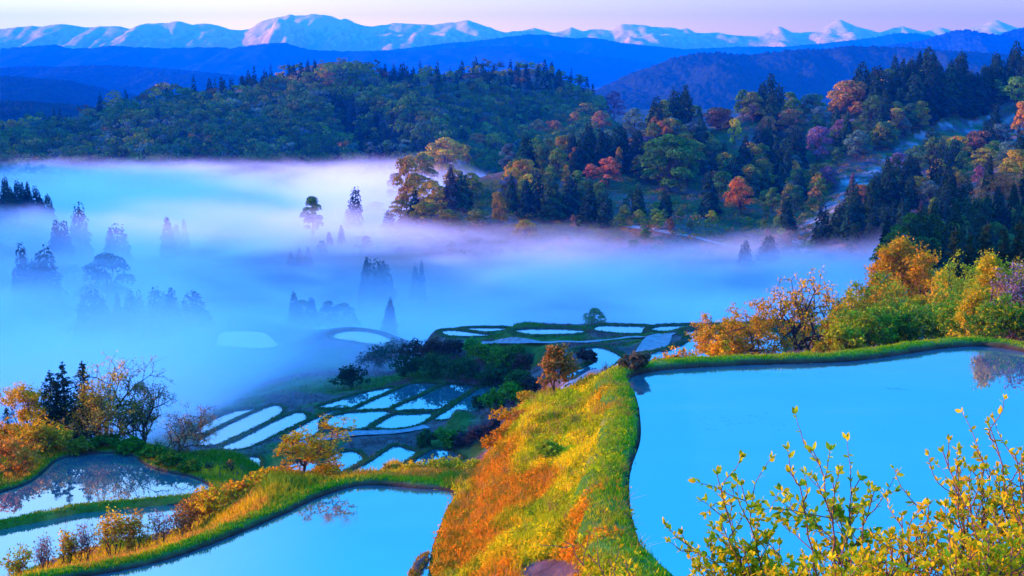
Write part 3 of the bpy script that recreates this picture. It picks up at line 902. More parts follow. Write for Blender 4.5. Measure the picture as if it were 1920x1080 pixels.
def shade_cols(n, r, lo=.6, hi=1.35, per=4, warm=.12):
    s = r.uniform(lo, hi, n)
    c = np.stack([s * (1 + r.normal(size=n) * warm), s, s * (1 + r.normal(size=n) * warm)], -1)
    return np.repeat(c.clip(.05, 2), per, 0)

# --- archetypes for the woods across the valley: height 1, foot at the origin
def conifer_arch(seed, n=1500, wide=.17, blunt=.55, low=.06):
    r = np.random.default_rng(seed)
    t = 1 - np.sqrt(r.random(n)) * (1 - low)
    t = np.clip(t, low, .995)
    lay = (t * 17 + r.normal() ).astype(int)
    prof = wide * (1 - t) ** blunt * np.minimum(1, (t - low + .05) / .12) + .006
    bump = .9 + .2 * np.random.default_rng(seed + 9).random(60)[np.abs(lay) % 60]
    ang = r.uniform(0, 6.283, n)
    lobes = 1 + .22 * np.sin(ang * 3 + lay * 1.7) + .12 * np.sin(ang * 7 + lay * 2.9)
    rad = prof * bump * lobes * r.uniform(.55, 1.0, n) ** .5
    c = np.stack([np.cos(ang) * rad, np.sin(ang) * rad, t - rad * .25], -1)
    out = np.stack([np.cos(ang), np.sin(ang), np.full(n, -.55)], -1)
    nrm = np.stack([np.cos(ang), np.sin(ang), np.full(n, .9)], -1) + r.normal(size=(n, 3)) * .45
    v, f = cards(c, r.uniform(.04, .085, n) * (1.25 - .5 * t), nrm, r, .6, out + r.normal(size=(n, 3)) * .3)
    crown = mesh_np('crown', v, f, M_NEEDLE, False, shade_cols(n, r, .5, 1.3))
    segs = [(0, 0, -.03, 0, 0, .5, .016, .010), (0, 0, .5, 0, 0, .93, .010, .003)]
    for k in range(10):
        z = r.uniform(low, .8); a = r.uniform(0, 6.28); q = wide * (1 - z) ** blunt * .8
        segs.append((0, 0, z, math.cos(a) * q, math.sin(a) * q, z - q * .2, .004, .001))
    v, f = tubes(segs, 5)
    return crown, mesh_np('trunk', v, f, M_BARK, True)

def broad_arch(seed, n=3000, wide=.42, low=.22, lobes=13, bare=0.0):
    r = np.random.default_rng(seed)
    segs, tips = [], []
    L_, cen, rad = [], [], []
    for k in range(lobes):
        a = k * 2.4 + r.uniform(-.4, .4)
        h = (k + .5) / lobes
        rr = wide * .68 * math.sqrt(max(0, 1 - (h * 1.05 - .1) ** 2)) * r.uniform(.65, 1.05)
        z = low + .09 + (1 - low - .23) * h + r.uniform(-.04, .04)
        cen.append((math.cos(a) * rr, math.sin(a) * rr, z)); rad.append(r.uniform(.10, .17) * (wide / .42))
    cen.append((0, 0, .85)); rad.append(.14)
    cen = np.array(cen); rad = np.array(rad)
    w = rad ** 2; w = w / w.sum()
    pick = r.choice(len(cen), n, p=w)
    d = rand_unit(n, r)
    d[:, 2] = np.where(d[:, 2] < -.35, -d[:, 2], d[:, 2])
    c = cen[pick] + d * rad[pick][:, None] * r.uniform(.55, 1.08, n)[:, None] ** .6 * np.array([1.1, 1.1, .8])
    v, f = cards(c, r.uniform(.026, .058, n), d + r.normal(size=(n, 3)) * .5, r, .75)
    lob = r.uniform(.7, 1.25, len(cen))[pick]
    col = shade_cols(n, r, .65, 1.3) * np.repeat(lob, 4)[:, None]
    crown = mesh_np('crown', v, f, M_LEAF, False, col)
    segs = [(0, 0, -.03, .01, 0, low + .05, .022, .016), (.01, 0, low + .05, 0, .01, .6, .016, .008)]
    for c_, q in zip(cen, rad):
        z0 = r.uniform(low * .8, .5) if c_[2] > .5 else r.uniform(low * .6, low * 1.2)
        m_ = (c_ * .55 + np.array([0, 0, z0]) * .45)
        segs += [(0, 0, z0, *m_, .010, .006), (*m_, *c_, .006, .002)]
    v, f = tubes(segs, 5)
    return crown, mesh_np('trunk', v, f, M_BARK, True)

def airy_arch(seed, n=520, levels=4, leaf=.03, wide=.8, split=(2, 3)):
    """thinly leaved tree with its limbs showing"""
    r = np.random.default_rng(seed)
    segs, tips = grow(r, .34, .020, levels, split, wide, .25, .25)
    zs = max(segs[:, 5].max(), .01)
    k = 1 / zs
    segs = segs * k
    segs[:, 6:] = np.maximum(segs[:, 6:] * .9, .0014)
    tips[:, :3] *= k
    i = r.integers(0, len(tips), n)
    c = tips[i, :3] + r.normal(size=(n, 3)) * .022
    v, f = cards(c, r.uniform(.6, 1.3, n) * leaf, rand_unit(n, r) + np.array([0, 0, .5]), r, .7)
    crown = mesh_np('crown', v, f, M_LEAF, False, shade_cols(n, r, .6, 1.4))
    v, f = tubes(segs, 4)
    return crown, mesh_np('trunk', v, f, M_BARK, True)

CON = [conifer_arch(100 + i, wide=w, blunt=b) for i, (w, b) in enumerate([(.16, .6), (.19, .55), (.145, .7), (.21, .5), (.17, .62), (.24, .48), (.20, .42), (.18, .8)])]
BRO = [broad_arch(200 + i, wide=w, low=l * .45) for i, (w, l) in enumerate([(.42, .2), (.48, .16), (.38, .24), (.52, .14), (.44, .22), (.34, .18), (.46, .1)])]
AIR = [airy_arch(300 + i) for i in range(4)]

def put_tree(kind, arch, loc, h, wmul, colour, label, cat='tree', group=None, parts=True):
    """one tree: an Empty at its foot with trunk and crown"""
    e = bpy.data.objects.new(kind, None)
    COL.objects.link(e)
    e.location = [float(a) for a in loc]
    e.rotation_euler = (random.gauss(0, .04), random.gauss(0, .04), random.uniform(0, 6.283))
    e.scale = (h * wmul, h * wmul, h)
    tag(e, label, cat, group)
    for nm, me in (('trunk', arch[1]), ('crown', arch[0])):
        o = bpy.data.objects.new(nm, me)
        COL.objects.link(o)
        o.parent = e
        if nm == 'crown': o.color = (*colour, 1)
    return e

DARKCON = [(.012, .045, .020), (.016, .050, .018), (.020, .055, .016), (.010, .038, .022)]
SHADEGREEN = [(.070, .17, .022), (.090, .19, .020), (.055, .14, .030), (.12, .20, .020)]
OLIVE = [(.19, .20, .015), (.23, .20, .015), (.15, .18, .015)]
GOLD = [(.42, .27, .012), (.36, .26, .015), (.48, .26, .012)]
ORANGE = [(.55, .17, .02), (.48, .15, .03), (.60, .20, .02)]
RUST = [(.28, .14, .025), (.22, .11, .03), (.32, .16, .03)]
MAUVE = [(.20, .12, .17), (.17, .11, .14), (.22, .15, .16)]
BRIGHT = [(.16, .30, .015), (.13, .26, .015), (.22, .32, .012)]
PALE = [(.09, .17, .11), (.10, .16, .13)]
def jit(c):
    k = random.uniform(.8, 1.2)
    return tuple(max(.003, a * k * random.uniform(.93, 1.07)) for a in c)

# ------------------------------------------------------------------ individual trees on the right-hand hill
OCC = []          # (px, base row, half width px) of trees already standing
SPECIAL = [
 # px, base row, height px, width px, kind, palette, label
 (1388, 402, 72, 84, 'b', ORANGE, 'vivid orange round crowned tree alone above the terraces of the right hill'),
 (1140, 352, 60, 66, 'b', [(.50,.15,.05)], 'salmon orange bushy tree among the dark conifers in the middle of the right hill'),
 (1108, 345, 40, 40, 'b', [(.45,.13,.05)], 'smaller salmon orange tree leaning against the salmon orange bushy tree'),
 (1255, 360, 112, 150, 'b', [(.05,.17,.012)], 'broad bright green spreading tree in the middle of the right hill'),
 (1290, 352, 95, 80, 'b', [(.04,.14,.015)], 'deep green crowned tree overlapping the broad bright green tree'),
 (832, 352, 98, 118, 'b', GOLD, 'large golden yellow tree at the lower left end of the right hill'),
 (792, 372, 88, 80, 'b', [(.34,.24,.015)], 'olive gold tree at the left foot of the right hill'),
 (762, 400, 110, 60, 'b', [(.36,.22,.02)], 'slender olive gold tree rising from the mist edge'),
 (868, 330, 60, 70, 'b', [(.46,.22,.012)], 'golden crowned tree on the skyline behind the large golden yellow tree'),
 (806, 340, 62, 70, 'b', [(.38,.28,.012)], 'olive yellow tree behind the large golden yellow tree'),
 (852, 385, 70, 74, 'b', [(.30,.24,.012)], 'dull gold tree between the two dark conifers at the hill foot'),
 (812, 405, 70, 70, 'b', [(.36,.25,.012)], 'golden tree below the large golden yellow tree'),
 (745, 392, 70, 66, 'b', [(.30,.24,.012)], 'olive tree nearest the mist at the left foot'),
 (775, 352, 64, 60, 'b', [(.40,.27,.012)], 'golden tree highest on the left foot of the right hill'),
 (752, 412, 40, 66, 'b', [(.34,.25,.012)], 'low golden tree under the slender olive gold tree'),
 (795, 418, 42, 70, 'b', [(.28,.22,.014)], 'bushy olive tree at the mist line under the golden trees'),
 (838, 428, 38, 70, 'b', [(.22,.18,.02)], 'low brownish tree at the mist line below the dark cedars'),
 (785, 385, 60, 70, 'b', [(.38,.26,.012)], 'full golden tree filling the gap left of the brown green cedar'),
 (895, 425, 34, 60, 'b', [(.16,.18,.02)], 'low olive tree at the foot of the little clearing'),
 (705, 420, 44, 52, 'b', [(.26,.20,.014)], 'low tawny tree half sunk in the pink mist'),
 (885, 372, 50, 60, 'b', [(.16,.20,.014)], 'olive green tree at the edge of the little clearing'),
 (925, 300, 52, 60, 'b', [(.24,.27,.012)], 'yellow green tree on the lower skyline of the right hill'),
 (898, 285, 36, 44, 'b', RUST, 'rust coloured tree on the lower skyline beside the yellow green tree'),
 (1590, 222, 74, 92, 'b', [(.36,.20,.03)], 'big tan orange tree below the hilltop conifers'),
 (1566, 215, 48, 44, 'b', [(.40,.22,.02)], 'golden half of the tan orange pair below the hilltop conifers'),
 (1598, 152, 40, 50, 'b', [(.14,.32,.012)], 'bright lime green tree on the hilltop skyline'),
 (1570, 145, 34, 36, 'b', [(.40,.20,.03)], 'orange tree on the hilltop skyline next to the lime green tree'),
 (1377, 278, 58, 30, 'b', [(.42,.42,.012)], 'slim lemon yellow tree in the clearing on the right hill'),
 (1352, 196, 42, 66, 'b', RUST, 'rust red tree on the upper slope below the left hilltop conifers'),
 (1345, 225, 46, 70, 'b', [(.28,.13,.04)], 'brown red spreading tree on the upper slope of the right hill'),
 (1482, 258, 56, 70, 'b', [(.34,.18,.04)], 'tan tree above the block of dark conifers on the right hill'),
 (1440, 268, 52, 52, 'b', [(.38,.17,.03)], 'orange tan tree at the edge of the clearing on the right hill'),
 (1532, 302, 68, 58, 'b', MAUVE, 'mauve flushed tree beside the block of dark conifers'),
 (1527, 278, 40, 30, 'b', [(.38,.24,.10)], 'peach coloured tree top behind the mauve flushed tree'),
 (1412, 240, 44, 60, 'a', MAUVE, 'greyish mauve bare tree on the upper slope of the right hill'),
 (1150, 225, 56, 60, 'b', MAUVE, 'dull purple tree beside the hilltop conifers at the left shoulder'),
 (1190, 260, 60, 56, 'b', PALE, 'pale grey green tree under the left shoulder conifers'),
 (1100, 232, 40, 80, 'b', [(.36,.26,.012)], 'golden green tree band on the left shoulder of the right hill'),
 (1078, 246, 38, 46, 'b', [(.40,.22,.02)], 'golden brown tree on the left shoulder skyline'),
 (1125, 262, 56, 56, 'b', [(.40,.20,.04)], 'tan orange tree below the left shoulder of the right hill'),
 (1038, 268, 44, 46, 'b', RUST, 'reddish tree on the skyline left of the shoulder'),
 (1008, 262, 40, 40, 'b', [(.42,.22,.05)], 'light orange tree on the skyline left of the shoulder conifers'),
 (980, 268, 36, 40, 'b', [(.20,.27,.015)], 'lime green topped tree on the lower skyline'),
 (1160, 320, 46, 22, 'b', [(.40,.26,.012)], 'narrow golden tree beside the five cedars on the right hill'),
 (1060, 350, 42, 26, 'b', [(.46,.24,.015)], 'narrow orange gold tree right of the group of tall cedars'),
 (1028, 345, 32, 24, 'b', [(.30,.28,.012)], 'narrow yellow green tree behind the tall cedars'),
 (985, 450, 40, 60, 'b', [(.34,.24,.012)], 'yellow bush below the group of tall cedars'),
 (935, 425, 70, 40, 'b', [(.30,.21,.015)], 'golden bush against the left side of the tall cedars'),
 (870, 450, 22, 40, 'b', [(.26,.22,.012)], 'small yellow bush at the mist edge'),
 (1210, 452, 24, 36, 'b', [(.07,.20,.015)], 'small bright green bush on the low terrace'),
 (1188, 470, 22, 30, 'b', [(.08,.22,.012)], 'low lime bush at the foot of the low terrace'),
 (1335, 425, 32, 36, 'b', [(.28,.28,.012)], 'yellow green bush below the vivid orange tree'),
 (1905, 205, 64, 60, 'b', BRIGHT, 'bright lime tree at the right edge of the hilltop'),
 (1908, 268, 80, 50, 'b', [(.45,.22,.012)], 'golden orange tree at the right edge under the lime tree'),
 (1850, 318, 44, 80, 'b', [(.34,.30,.012)], 'yellow green tree on the right spur'),
 (1890, 352, 52, 60, 'b', [(.34,.26,.02)], 'yellow tan tree at the right edge of the spur'),
 (1832, 352, 44, 30, 'b', [(.28,.12,.15)], 'pinkish purple tree on the right spur'),
 (1872, 390, 70, 76, 'b', [(.42,.17,.05)], 'tan orange tree low on the right spur'),
 (1825, 404, 30, 50, 'b', [(.46,.18,.03)], 'orange bush on the lower right spur'),
 (1738, 458, 48, 76, 'b', [(.11,.26,.012)], 'bright green spreading tree at the foot of the right spur'),
 (1715, 320, 50, 60, 'b', SHADEGREEN, 'dark green round tree at the head of the bare gully'),
 (1625, 250, 28, 22, 'b', [(.05,.17,.03)], 'small pointed green tree under the hilltop wood'),
 (958, 402, 80, 34, 'c', DARKCON, 'leftmost of the tall dark cedars in front of the golden bush'),
 (986, 410, 80, 36, 'c', DARKCON, 'second tall cedar from the left in the group above the yellow bush'),
 (1010, 408, 92, 36, 'c', DARKCON, 'tallest cedar in the middle of the group above the yellow bush'),
 (1037, 415, 88, 48, 'c', DARKCON, 'broad cedar at the right end of the group above the yellow bush'),
 (848, 402, 96, 46, 'c', [(.05,.045,.03)], 'dark brown green cedar in front of the large golden tree'),
 (865, 398, 78, 40, 'c', DARKCON, 'dark cedar right of the brown green cedar at the hill foot'),
 (776, 412, 62, 26, 'c', DARKCON, 'lone small cedar among the golden trees at the left foot'),
 (730, 428, 36, 24, 'c', DARKCON, 'little dark conifer at the mist edge'),
 (1397, 500, 52, 26, 'c', DARKCON, 'narrow conifer standing in the mist below the right hill'),
 (1440, 492, 56, 42, 'c', DARKCON, 'broad conical conifer standing at the mist edge below the gully'),
 (1542, 460, 82, 34, 'c', DARKCON, 'conifer at the left edge of the stand right of the gully'),
 (1668, 392, 88, 36, 'c', DARKCON, 'tall pointed cedar right of the dark stand beside the gully'),
 (1800, 420, 76, 52, 'c', DARKCON, 'broad dark conifer on the lower right spur'),
 (1725, 420, 44, 20, 'c', [(.10,.05,.05)], 'thin reddish dead conifer on the right spur'),
 (1595, 370, 50, 18, 'c', [(.16,.06,.06)], 'thin reddish conifer beside the gully stand'),
]
def hit1(px, py, dmin=95):
    g = ground_hit([px], [py], dmin)[0]
    return g

def scale_px(loc): return (loc[1] * CP - loc[2] * SP) / F   # metres per photo pixel

for px, py, hp, wp, kd, pal, lab in SPECIAL:
    g = hit1(px, py, 330)
    if np.isnan(g[0]):
        g = np.append(at_depth(px, py, 800)[:2], 0); g[2] = hgrid(g[0], g[1])[0]
    s = scale_px(g)
    h = hp * s
    if kd == 'c':
        arch = random.choice(CON); wid = arch[0].dimensions if False else None
        put_tree('conifer', arch, g, h, wp / hp / .38, jit(random.choice(pal)), lab, 'conifer', 'trees on the right hill')
    elif kd == 'a':
        put_tree('bare_tree', random.choice(AIR), g, h, 1.0, jit(random.choice(pal)), lab, 'tree', 'trees on the right hill')
    else:
        put_tree('broadleaf_tree' if hp > 34 else 'bush', random.choice(BRO), g, h, wp / hp / .95, jit(random.choice(pal)), lab, 'tree' if hp > 34 else 'bush', 'trees on the right hill')
    OCC.append((px, py, wp * .5))

CLEAR = [np.array([(1085,440),(1400,440),(1420,492),(1250,480),(1085,470)], float), np.array([(880,350),(955,345),(950,425),(860,430)], float), np.array([(1330,262),(1420,258),(1430,300),(1330,300)], float)]
ZONES = [  # polygon (photo pixels of the tree feet), conifer share, palette weights, label stem
 ([(1440,150),(1930,130),(1930,205),(1870,225),(1700,240),(1560,215),(1440,200)], .85, 'in the dense wood along the hilltop'),
 ([(1290,165),(1440,165),(1440,230),(1290,235)], .6, 'on the upper slope left of the hilltop wood'),
 ([(1140,180),(1290,175),(1290,262),(1140,250)], .75, 'on the left shoulder of the right hill'),
 ([(1430,270),(1530,270),(1530,335),(1430,335)], .85, 'in the dark block amid the right hill'),
 ([(1540,380),(1700,350),(1700,480),(1540,480)], .9, 'in the stand beside the bare gully'),
 ([(1690,300),(1925,260),(1925,440),(1690,470)], .55, 'on the spur at the right edge'),
 ([(1050,300),(1190,300),(1190,360),(1050,360)], .65, 'among conifers amid the right hill'),
 ([(690,290),(900,260),(900,440),(690,450)], .12, 'on the wooded left foot of the right hill'),
 ([(880,240),(1140,230),(1140,310),(880,340)], .35, 'on the lower skyline slope of the right hill'),
]
ZP = [(np.array(z[0], float), z[1], z[2]) for z in ZONES]
cand = []
rowy = 146
while rowy < 476:
    dx = 22 if rowy < 300 else 29
    px = 690 + random.uniform(0, dx)
    while px < 1930:
        cand.append((px + random.uniform(-12, 12), rowy + random.uniform(-6, 6)))
        px += dx
    rowy += 10 if rowy < 320 else 13
cand = np.array(cand)
hits = ground_hit(cand[:, 0], cand[:, 1], 330)
NCON = NBRO = 0
SCATTER = []      # (object, what it looks like, photo px, photo row of its middle)
LANDMARKS = [(1388, 368, 'vivid orange tree'), (1140, 325, 'salmon orange bushy tree'), (1255, 305, 'broad bright green tree'), (832, 305, 'large golden yellow tree'), (762, 345, 'slender olive gold tree'),
 (925, 275, 'yellow green skyline tree'), (1590, 185, 'big tan orange tree'), (1598, 132, 'lime green hilltop tree'), (1377, 250, 'slim lemon yellow tree'), (1352, 175, 'rust red upper tree'), (1482, 230, 'tan tree above the dark block'),
 (1532, 268, 'mauve flushed tree'), (1150, 197, 'dull purple shoulder tree'), (1100, 212, 'golden green shoulder band'), (1008, 242, 'light orange skyline tree'), (1010, 362, 'tallest foot cedar'), (985, 430, 'yellow bush under the cedars'),
 (1210, 440, 'bright green terrace bush'), (1440, 464, 'broad conical mist edge conifer'), (1905, 173, 'lime tree at the right edge'), (1908, 228, 'golden orange right edge tree'), (1850, 296, 'yellow green spur tree'), (1872, 355, 'tan orange spur tree'),
 (1738, 434, 'bright green spreading tree'), (1668, 348, 'tall pointed cedar'), (1542, 420, 'conifer beginning the gully stand'), (1715, 295, 'round tree heading the gully'), (1800, 382, 'broad dark spur conifer'), (1335, 409, 'yellow green bush'), (1690, 500, 'big round orange tree on the bushy hill'), (1800, 520, 'loose yellow green tree by the bank'), (1900, 520, 'mauve blossoming tree by the bank')]
ORD = ['nearest', 'second', 'third', 'fourth', 'fifth', 'sixth', 'seventh', 'eighth', 'ninth', 'tenth', 'eleventh', 'twelfth', 'thirteenth', 'fourteenth', 'fifteenth']
def label_scatter():
    sets = {}
    for o, look, px, py in SCATTER:
        best = min(LANDMARKS, key=lambda m: (m[0] - px) ** 2 + ((m[1] - py) * 1.6) ** 2)
        dx_, dy_ = px - best[0], (py - best[1]) * 1.6
        way = ('right of' if dx_ > 0 else 'left of') if abs(dx_) > abs(dy_) else ('below' if dy_ > 0 else 'uphill behind')
        sets.setdefault((look, way, best[2]), []).append((math.hypot(dx_, dy_), o))
    for (look, way, mark), lst in sets.items():
        lst.sort(key=lambda a: a[0])
        for k, (_, o) in enumerate(lst):
            o['label'] = f'{look} {way} the {mark}' if len(lst) == 1 else f'{look} {way} the {mark}, {ORD[min(k, 14)]} of its kind outward from it'
            if len(o['label'].split()) > 16: o['label'] = f'{ORD[min(k, 14)]} {look} {way} the {mark}'
UNDER = []
for (px, py), g in zip(cand, hits):
    if np.isnan(g[0]) or not (380 < g[1] < 1000): continue
    if g[0] < -70 or (g[2] < -66 and random.random() < .6): continue
    P1, P2 = np.array([px]), np.array([py])
    if in_poly(P1, P2, GULLY)[0]:
        if random.random() < .3: UNDER.append(g)
        continue
    if any(in_poly(P1, P2, c)[0] for c in CLEAR):
        UNDER.append(g); continue
    if any(abs(px - a) < b * .8 + 8 and -12 < py - c < 10 + 30 * (py > c) for a, c, b in OCC): continue
    share, stem = .20, 'on the middle slope of the right hill'
    if py > 400: share, stem = .12, 'on the terraced foot of the right hill'
    for zp, sh, st in ZP:
        if in_poly(P1, P2, zp)[0]:
            share, stem = sh, st; break
    s = scale_px(g)
    if random.random() < share:
        if NCON >= 235: continue
        NCON += 1
        h = random.uniform(56, 92) * s * (1.0 if g[1] > 520 else .95)
        tall = 'tall' if h > 74 * s else 'shorter'
        o = put_tree('conifer', random.choice(CON), g, h, random.uniform(1.0, 1.35), jit(random.choice(DARKCON)), f'{tall} dark green conifer {stem}', 'conifer', f'{tall} conifers {stem}')
        SCATTER.append((o, f'{tall} dark green conifer', px, py - .5 * h / s))
    else:
        if NBRO >= 250: continue
        NBRO += 1
        low = py > 400
        h = (random.uniform(18, 34) if low else random.uniform(38, 60)) * s
        q = random.random()
        if 'left foot' in stem: pal, cn = (OLIVE, 'olive') if q < .45 else (GOLD, 'golden') if q < .7 else (SHADEGREEN, 'dark green')
        elif low: pal, cn = (SHADEGREEN, 'dark green') if q < .6 else (RUST, 'brownish') if q < .8 else (BRIGHT, 'bright green')
        else: pal, cn = (SHADEGREEN, 'dark green') if q < .48 else (OLIVE, 'olive') if q < .64 else (GOLD, 'golden') if q < .72 else (RUST, 'rust brown') if q < .80 else (GOLD, 'golden') if q < .87 else (PALE, 'pale grey green') if q < .975 else (MAUVE, 'dull mauve')
        kn = 'broadleaf_tree' if not low else 'bush'
        o = put_tree(kn, random.choice(BRO), g, h, random.uniform(.9, 1.25), jit(random.choice(pal)), f'{cn} rounded {"bush" if low else "broadleaf tree"} {stem}', 'bush' if low else 'tree', f'{cn} {"bushes" if low else "trees"} {stem}')
        SCATTER.append((o, f'{cn} rounded {"bush" if low else "tree"}', px, py - .5 * h / s))
print('hill trees', NCON, NBRO)

# the dark hollow between the bushy hill and the right spur
cand = np.array([(px + random.uniform(-9, 9), py + random.uniform(-4, 4)) for py in (405, 425, 445, 465, 485, 505) for px in range(1660, 1940, 24)])
for (px, py), g in zip(cand, ground_hit(cand[:, 0], cand[:, 1], 120)):
    if np.isnan(g[0]) or not (120 < g[1] < 400): continue
    s = scale_px(g)
    if random.random() < .55:
        o = put_tree('conifer', random.choice(CON), g, random.uniform(50, 80) * s, 1.25, jit(random.choice(DARKCON)), 'dark conifer in the shaded hollow behind the bushy hill', 'conifer', 'conifers in the shaded hollow')
        SCATTER.append((o, 'dark hollow conifer', px, py - 30))
    else:
        o = put_tree('broadleaf_tree', random.choice(BRO), g, random.uniform(36, 55) * s, 1.1, jit(random.choice(SHADEGREEN)), 'dark green broadleaf tree in the shaded hollow behind the bushy hill', 'tree', 'broadleaf trees in the shaded hollow')
        SCATTER.append((o, 'dark green hollow tree', px, py - 22))
label_scatter()

# ------------------------------------------------------------------ trees standing in the mist on the valley floor
MISTTREES = [
 (8, 326, 640, .9, 'dark conifer on the mist knoll at the left edge of the photo'), (30, 332, 640, .9, 'second conifer from the left edge on the mist knoll'),
 (52, 338, 645, 1, 'pointed conifer in the middle of the mist knoll'), (75, 345, 650, 1.2, 'broad pinkish lit conifer on the mist knoll'), (92, 358, 650, .9, 'rightmost small conifer on the mist knoll'),
 (40, 340, 665, 1.1, 'conifer at the back of the mist knoll'), (18, 345, 620, 1.2, 'conifer at the front of the mist knoll'),
 (146, 377, 560, .95, 'lone slender tree rising out of the mist right of the knoll'), (104, 408, 520, 1.1, 'left conifer of the dim pair below the lone slender tree'), (118, 410, 522, 1.1, 'right conifer of the dim pair below the lone slender tree'),
 (205, 425, 520, 1.3, 'small dim tree beside the pale roof like patch in the mist'), (221, 416, 520, 1.3, 'dim pointed tree right of the pale patch in the mist'),
 (314, 403, 560, 1.1, 'faint tall conifer in the middle of the mist'), (332, 415, 575, 1.0, 'fainter conifer right of the faint tall one'), (346, 408, 590, .8, 'faintest thin conifer in the middle of the mist'),
 (38, 452, 430, 1.0, 'dim blue conifer left of the black one in the mist'), (86, 452, 425, 1.15, 'blackest broad conifer at the left in the mist'), (66, 470, 432, 1.1, 'small conifer between the dim and the black conifer'),
 (200, 470, 430, 1.4, 'small round tree alone in the mist'),
 (161, 537, 352, 1.1, 'first conifer from the left in the long row in the mist'), (190, 539, 350, 1.1, 'second conifer from the left in the long row in the mist'), (218, 546, 352, .9, 'short third conifer in the long row in the mist'),
 (247, 543, 348, .9, 'fourth conifer in the long row in the mist'), (258, 541, 352, .9, 'fifth conifer with a thin tip in the long row in the mist'), (289, 535, 345, .9, 'sixth and tallest conifer in the long row in the mist'),
 (318, 536, 340, 1.3, 'seventh broad topped conifer in the long row in the mist'), (357, 543, 335, 1.3, 'dark round topped conifer right in the long row in the mist'), (238, 540, 365, .8, 'faint conifer at the back of the long row in the mist'), (302, 545, 360, 1.1, 'faint conifer behind the tallest in the long row'),
 (386, 580, 330, 1.3, 'low spreading tree at the right end of the long row in the mist'), (395, 600, 325, 1.5, 'lowest bushy tree at the right end of the long row'), (150, 550, 356, 1.0, 'small conifer at the left end of the long row'),
 (585, 365, 600, 1.1, 'pink lit tree on the misty shelf'), (660, 346, 640, .85, 'tall cedar with bare lower trunk in pink mist'), (640, 420, 575, .8, 'small dark conifer on the misty shelf'), (618, 432, 570, .8, 'dark thin conifer left of the small dark one on the shelf'), (603, 450, 540, 1.4, 'dark round tree at the shelf edge in the mist'),
 (545, 470, 520, 1.2, 'faint small tree left in the shelf row'), (560, 463, 520, 1.2, 'faint small tree in the middle of the shelf row'), (578, 462, 520, 1.2, 'faint small tree right in the shelf row'),
 (682, 480, 450, .9, 'left tree of the dim blue clump in the central mist'), (693, 482, 450, .9, 'second tree of the dim blue clump in the central mist'), (710, 482, 450, .9, 'third tree of the dim blue clump in the central mist'), (722, 486, 452, 1.0, 'right tree of the dim blue clump in the central mist'),
 (775, 492, 470, .6, 'tiny thin conifer in the central mist'), (790, 485, 470, .6, 'tiny pointed conifer in the central mist'),
 (728, 556, 330, .85, 'sharp dark conifer alone in the lower mist'), (1115, 576, 292, 1.15, 'lone blue tree standing right behind the far paddies'),
 (553, 544, 350, .85, 'conifer in the dim row left of the sharp dark conifer'), (583, 553, 350, .85, 'shorter conifer in the dim row left of the sharp one'), (565, 560, 345, 1.3, 'low bush under the dim row in the lower mist'), (615, 562, 345, 1.5, 'wide low bush in the dim row in the lower mist'), (645, 566, 345, 1.5, 'right low bush in the dim row in the lower mist'),
]
for px, top, d, wm, lab in MISTTREES:
    tp = at_depth(px, top, d)
    z = hgrid(tp[0], tp[1])[0]
    h = max(tp[2] - z, 3.5)
    bushy = 'bush' in lab or 'round tree' in lab or 'small round' in lab or 'lone blue' in lab or 'pink lit tree' in lab or 'low spreading' in lab
    if bushy:
        put_tree('bush' if 'bush' in lab else 'broadleaf_tree', random.choice(BRO), (tp[0], tp[1], z), h, wm * .75, jit(random.choice(SHADEGREEN)), lab, 'bush' if 'bush' in lab else 'tree', 'trees standing in the mist')
    else:
        put_tree('conifer', random.choice(CON), (tp[0], tp[1], z), h, wm * (1.0 if h > 13 else 1.4), jit(random.choice(DARKCON)), lab, 'conifer', 'trees standing in the mist')

# ------------------------------------------------------------------ the wood on the left-hand hill (one mass) and undergrowth
def crown_mass(pts, hs, ws, cols, n, r, conifer):
    V, Fc, Cc = [], [], []
    off = 0
    for p, h, w, c, k in zip(pts, hs, ws, cols, conifer):
        if k:
            m = int(n * .8)
            t = 1 - np.sqrt(r.random(m)) * .95
            ang = r.uniform(0, 6.283, m)
            rad = w * .5 * (1 - t) ** .6 * r.uniform(.5, 1.05, m)
            q = np.stack([np.cos(ang) * rad, np.sin(ang) * rad, t * h], -1)
            nr_ = np.stack([np.cos(ang), np.sin(ang), np.full(m, .8)], -1) + r.normal(size=(m, 3)) * .4
            sz = r.uniform(.7, 1.4, m) * w * .2
        else:
            m = n
            nl = 9
            lc = r.normal(size=(nl, 3)) * np.array([.24, .24, .13]) * np.array([w, w, h]) + np.array([0, 0, h * .66])
            lr = r.uniform(.16, .27, nl) * w
            pk = r.integers(0, nl, m)
            d = rand_unit(m, r); d[:, 2] = np.abs(d[:, 2]) * 1.0 - .25
            q = lc[pk] + d * lr[pk][:, None] * np.array([1, 1, .85])
            nr_ = d + r.normal(size=(m, 3)) * .22
            sz = r.uniform(.6, 1.4, m) * w * .10
        v, f = cards(q + p, sz, nr_, r, .75)
        V.append(v); Fc.append(f + off); off += len(v)
        Cc.append(shade_cols(m, r, .8, 1.2, warm=.05) * np.asarray(c)[None])
    return np.concatenate(V), np.concatenate(Fc), np.concatenate(Cc)

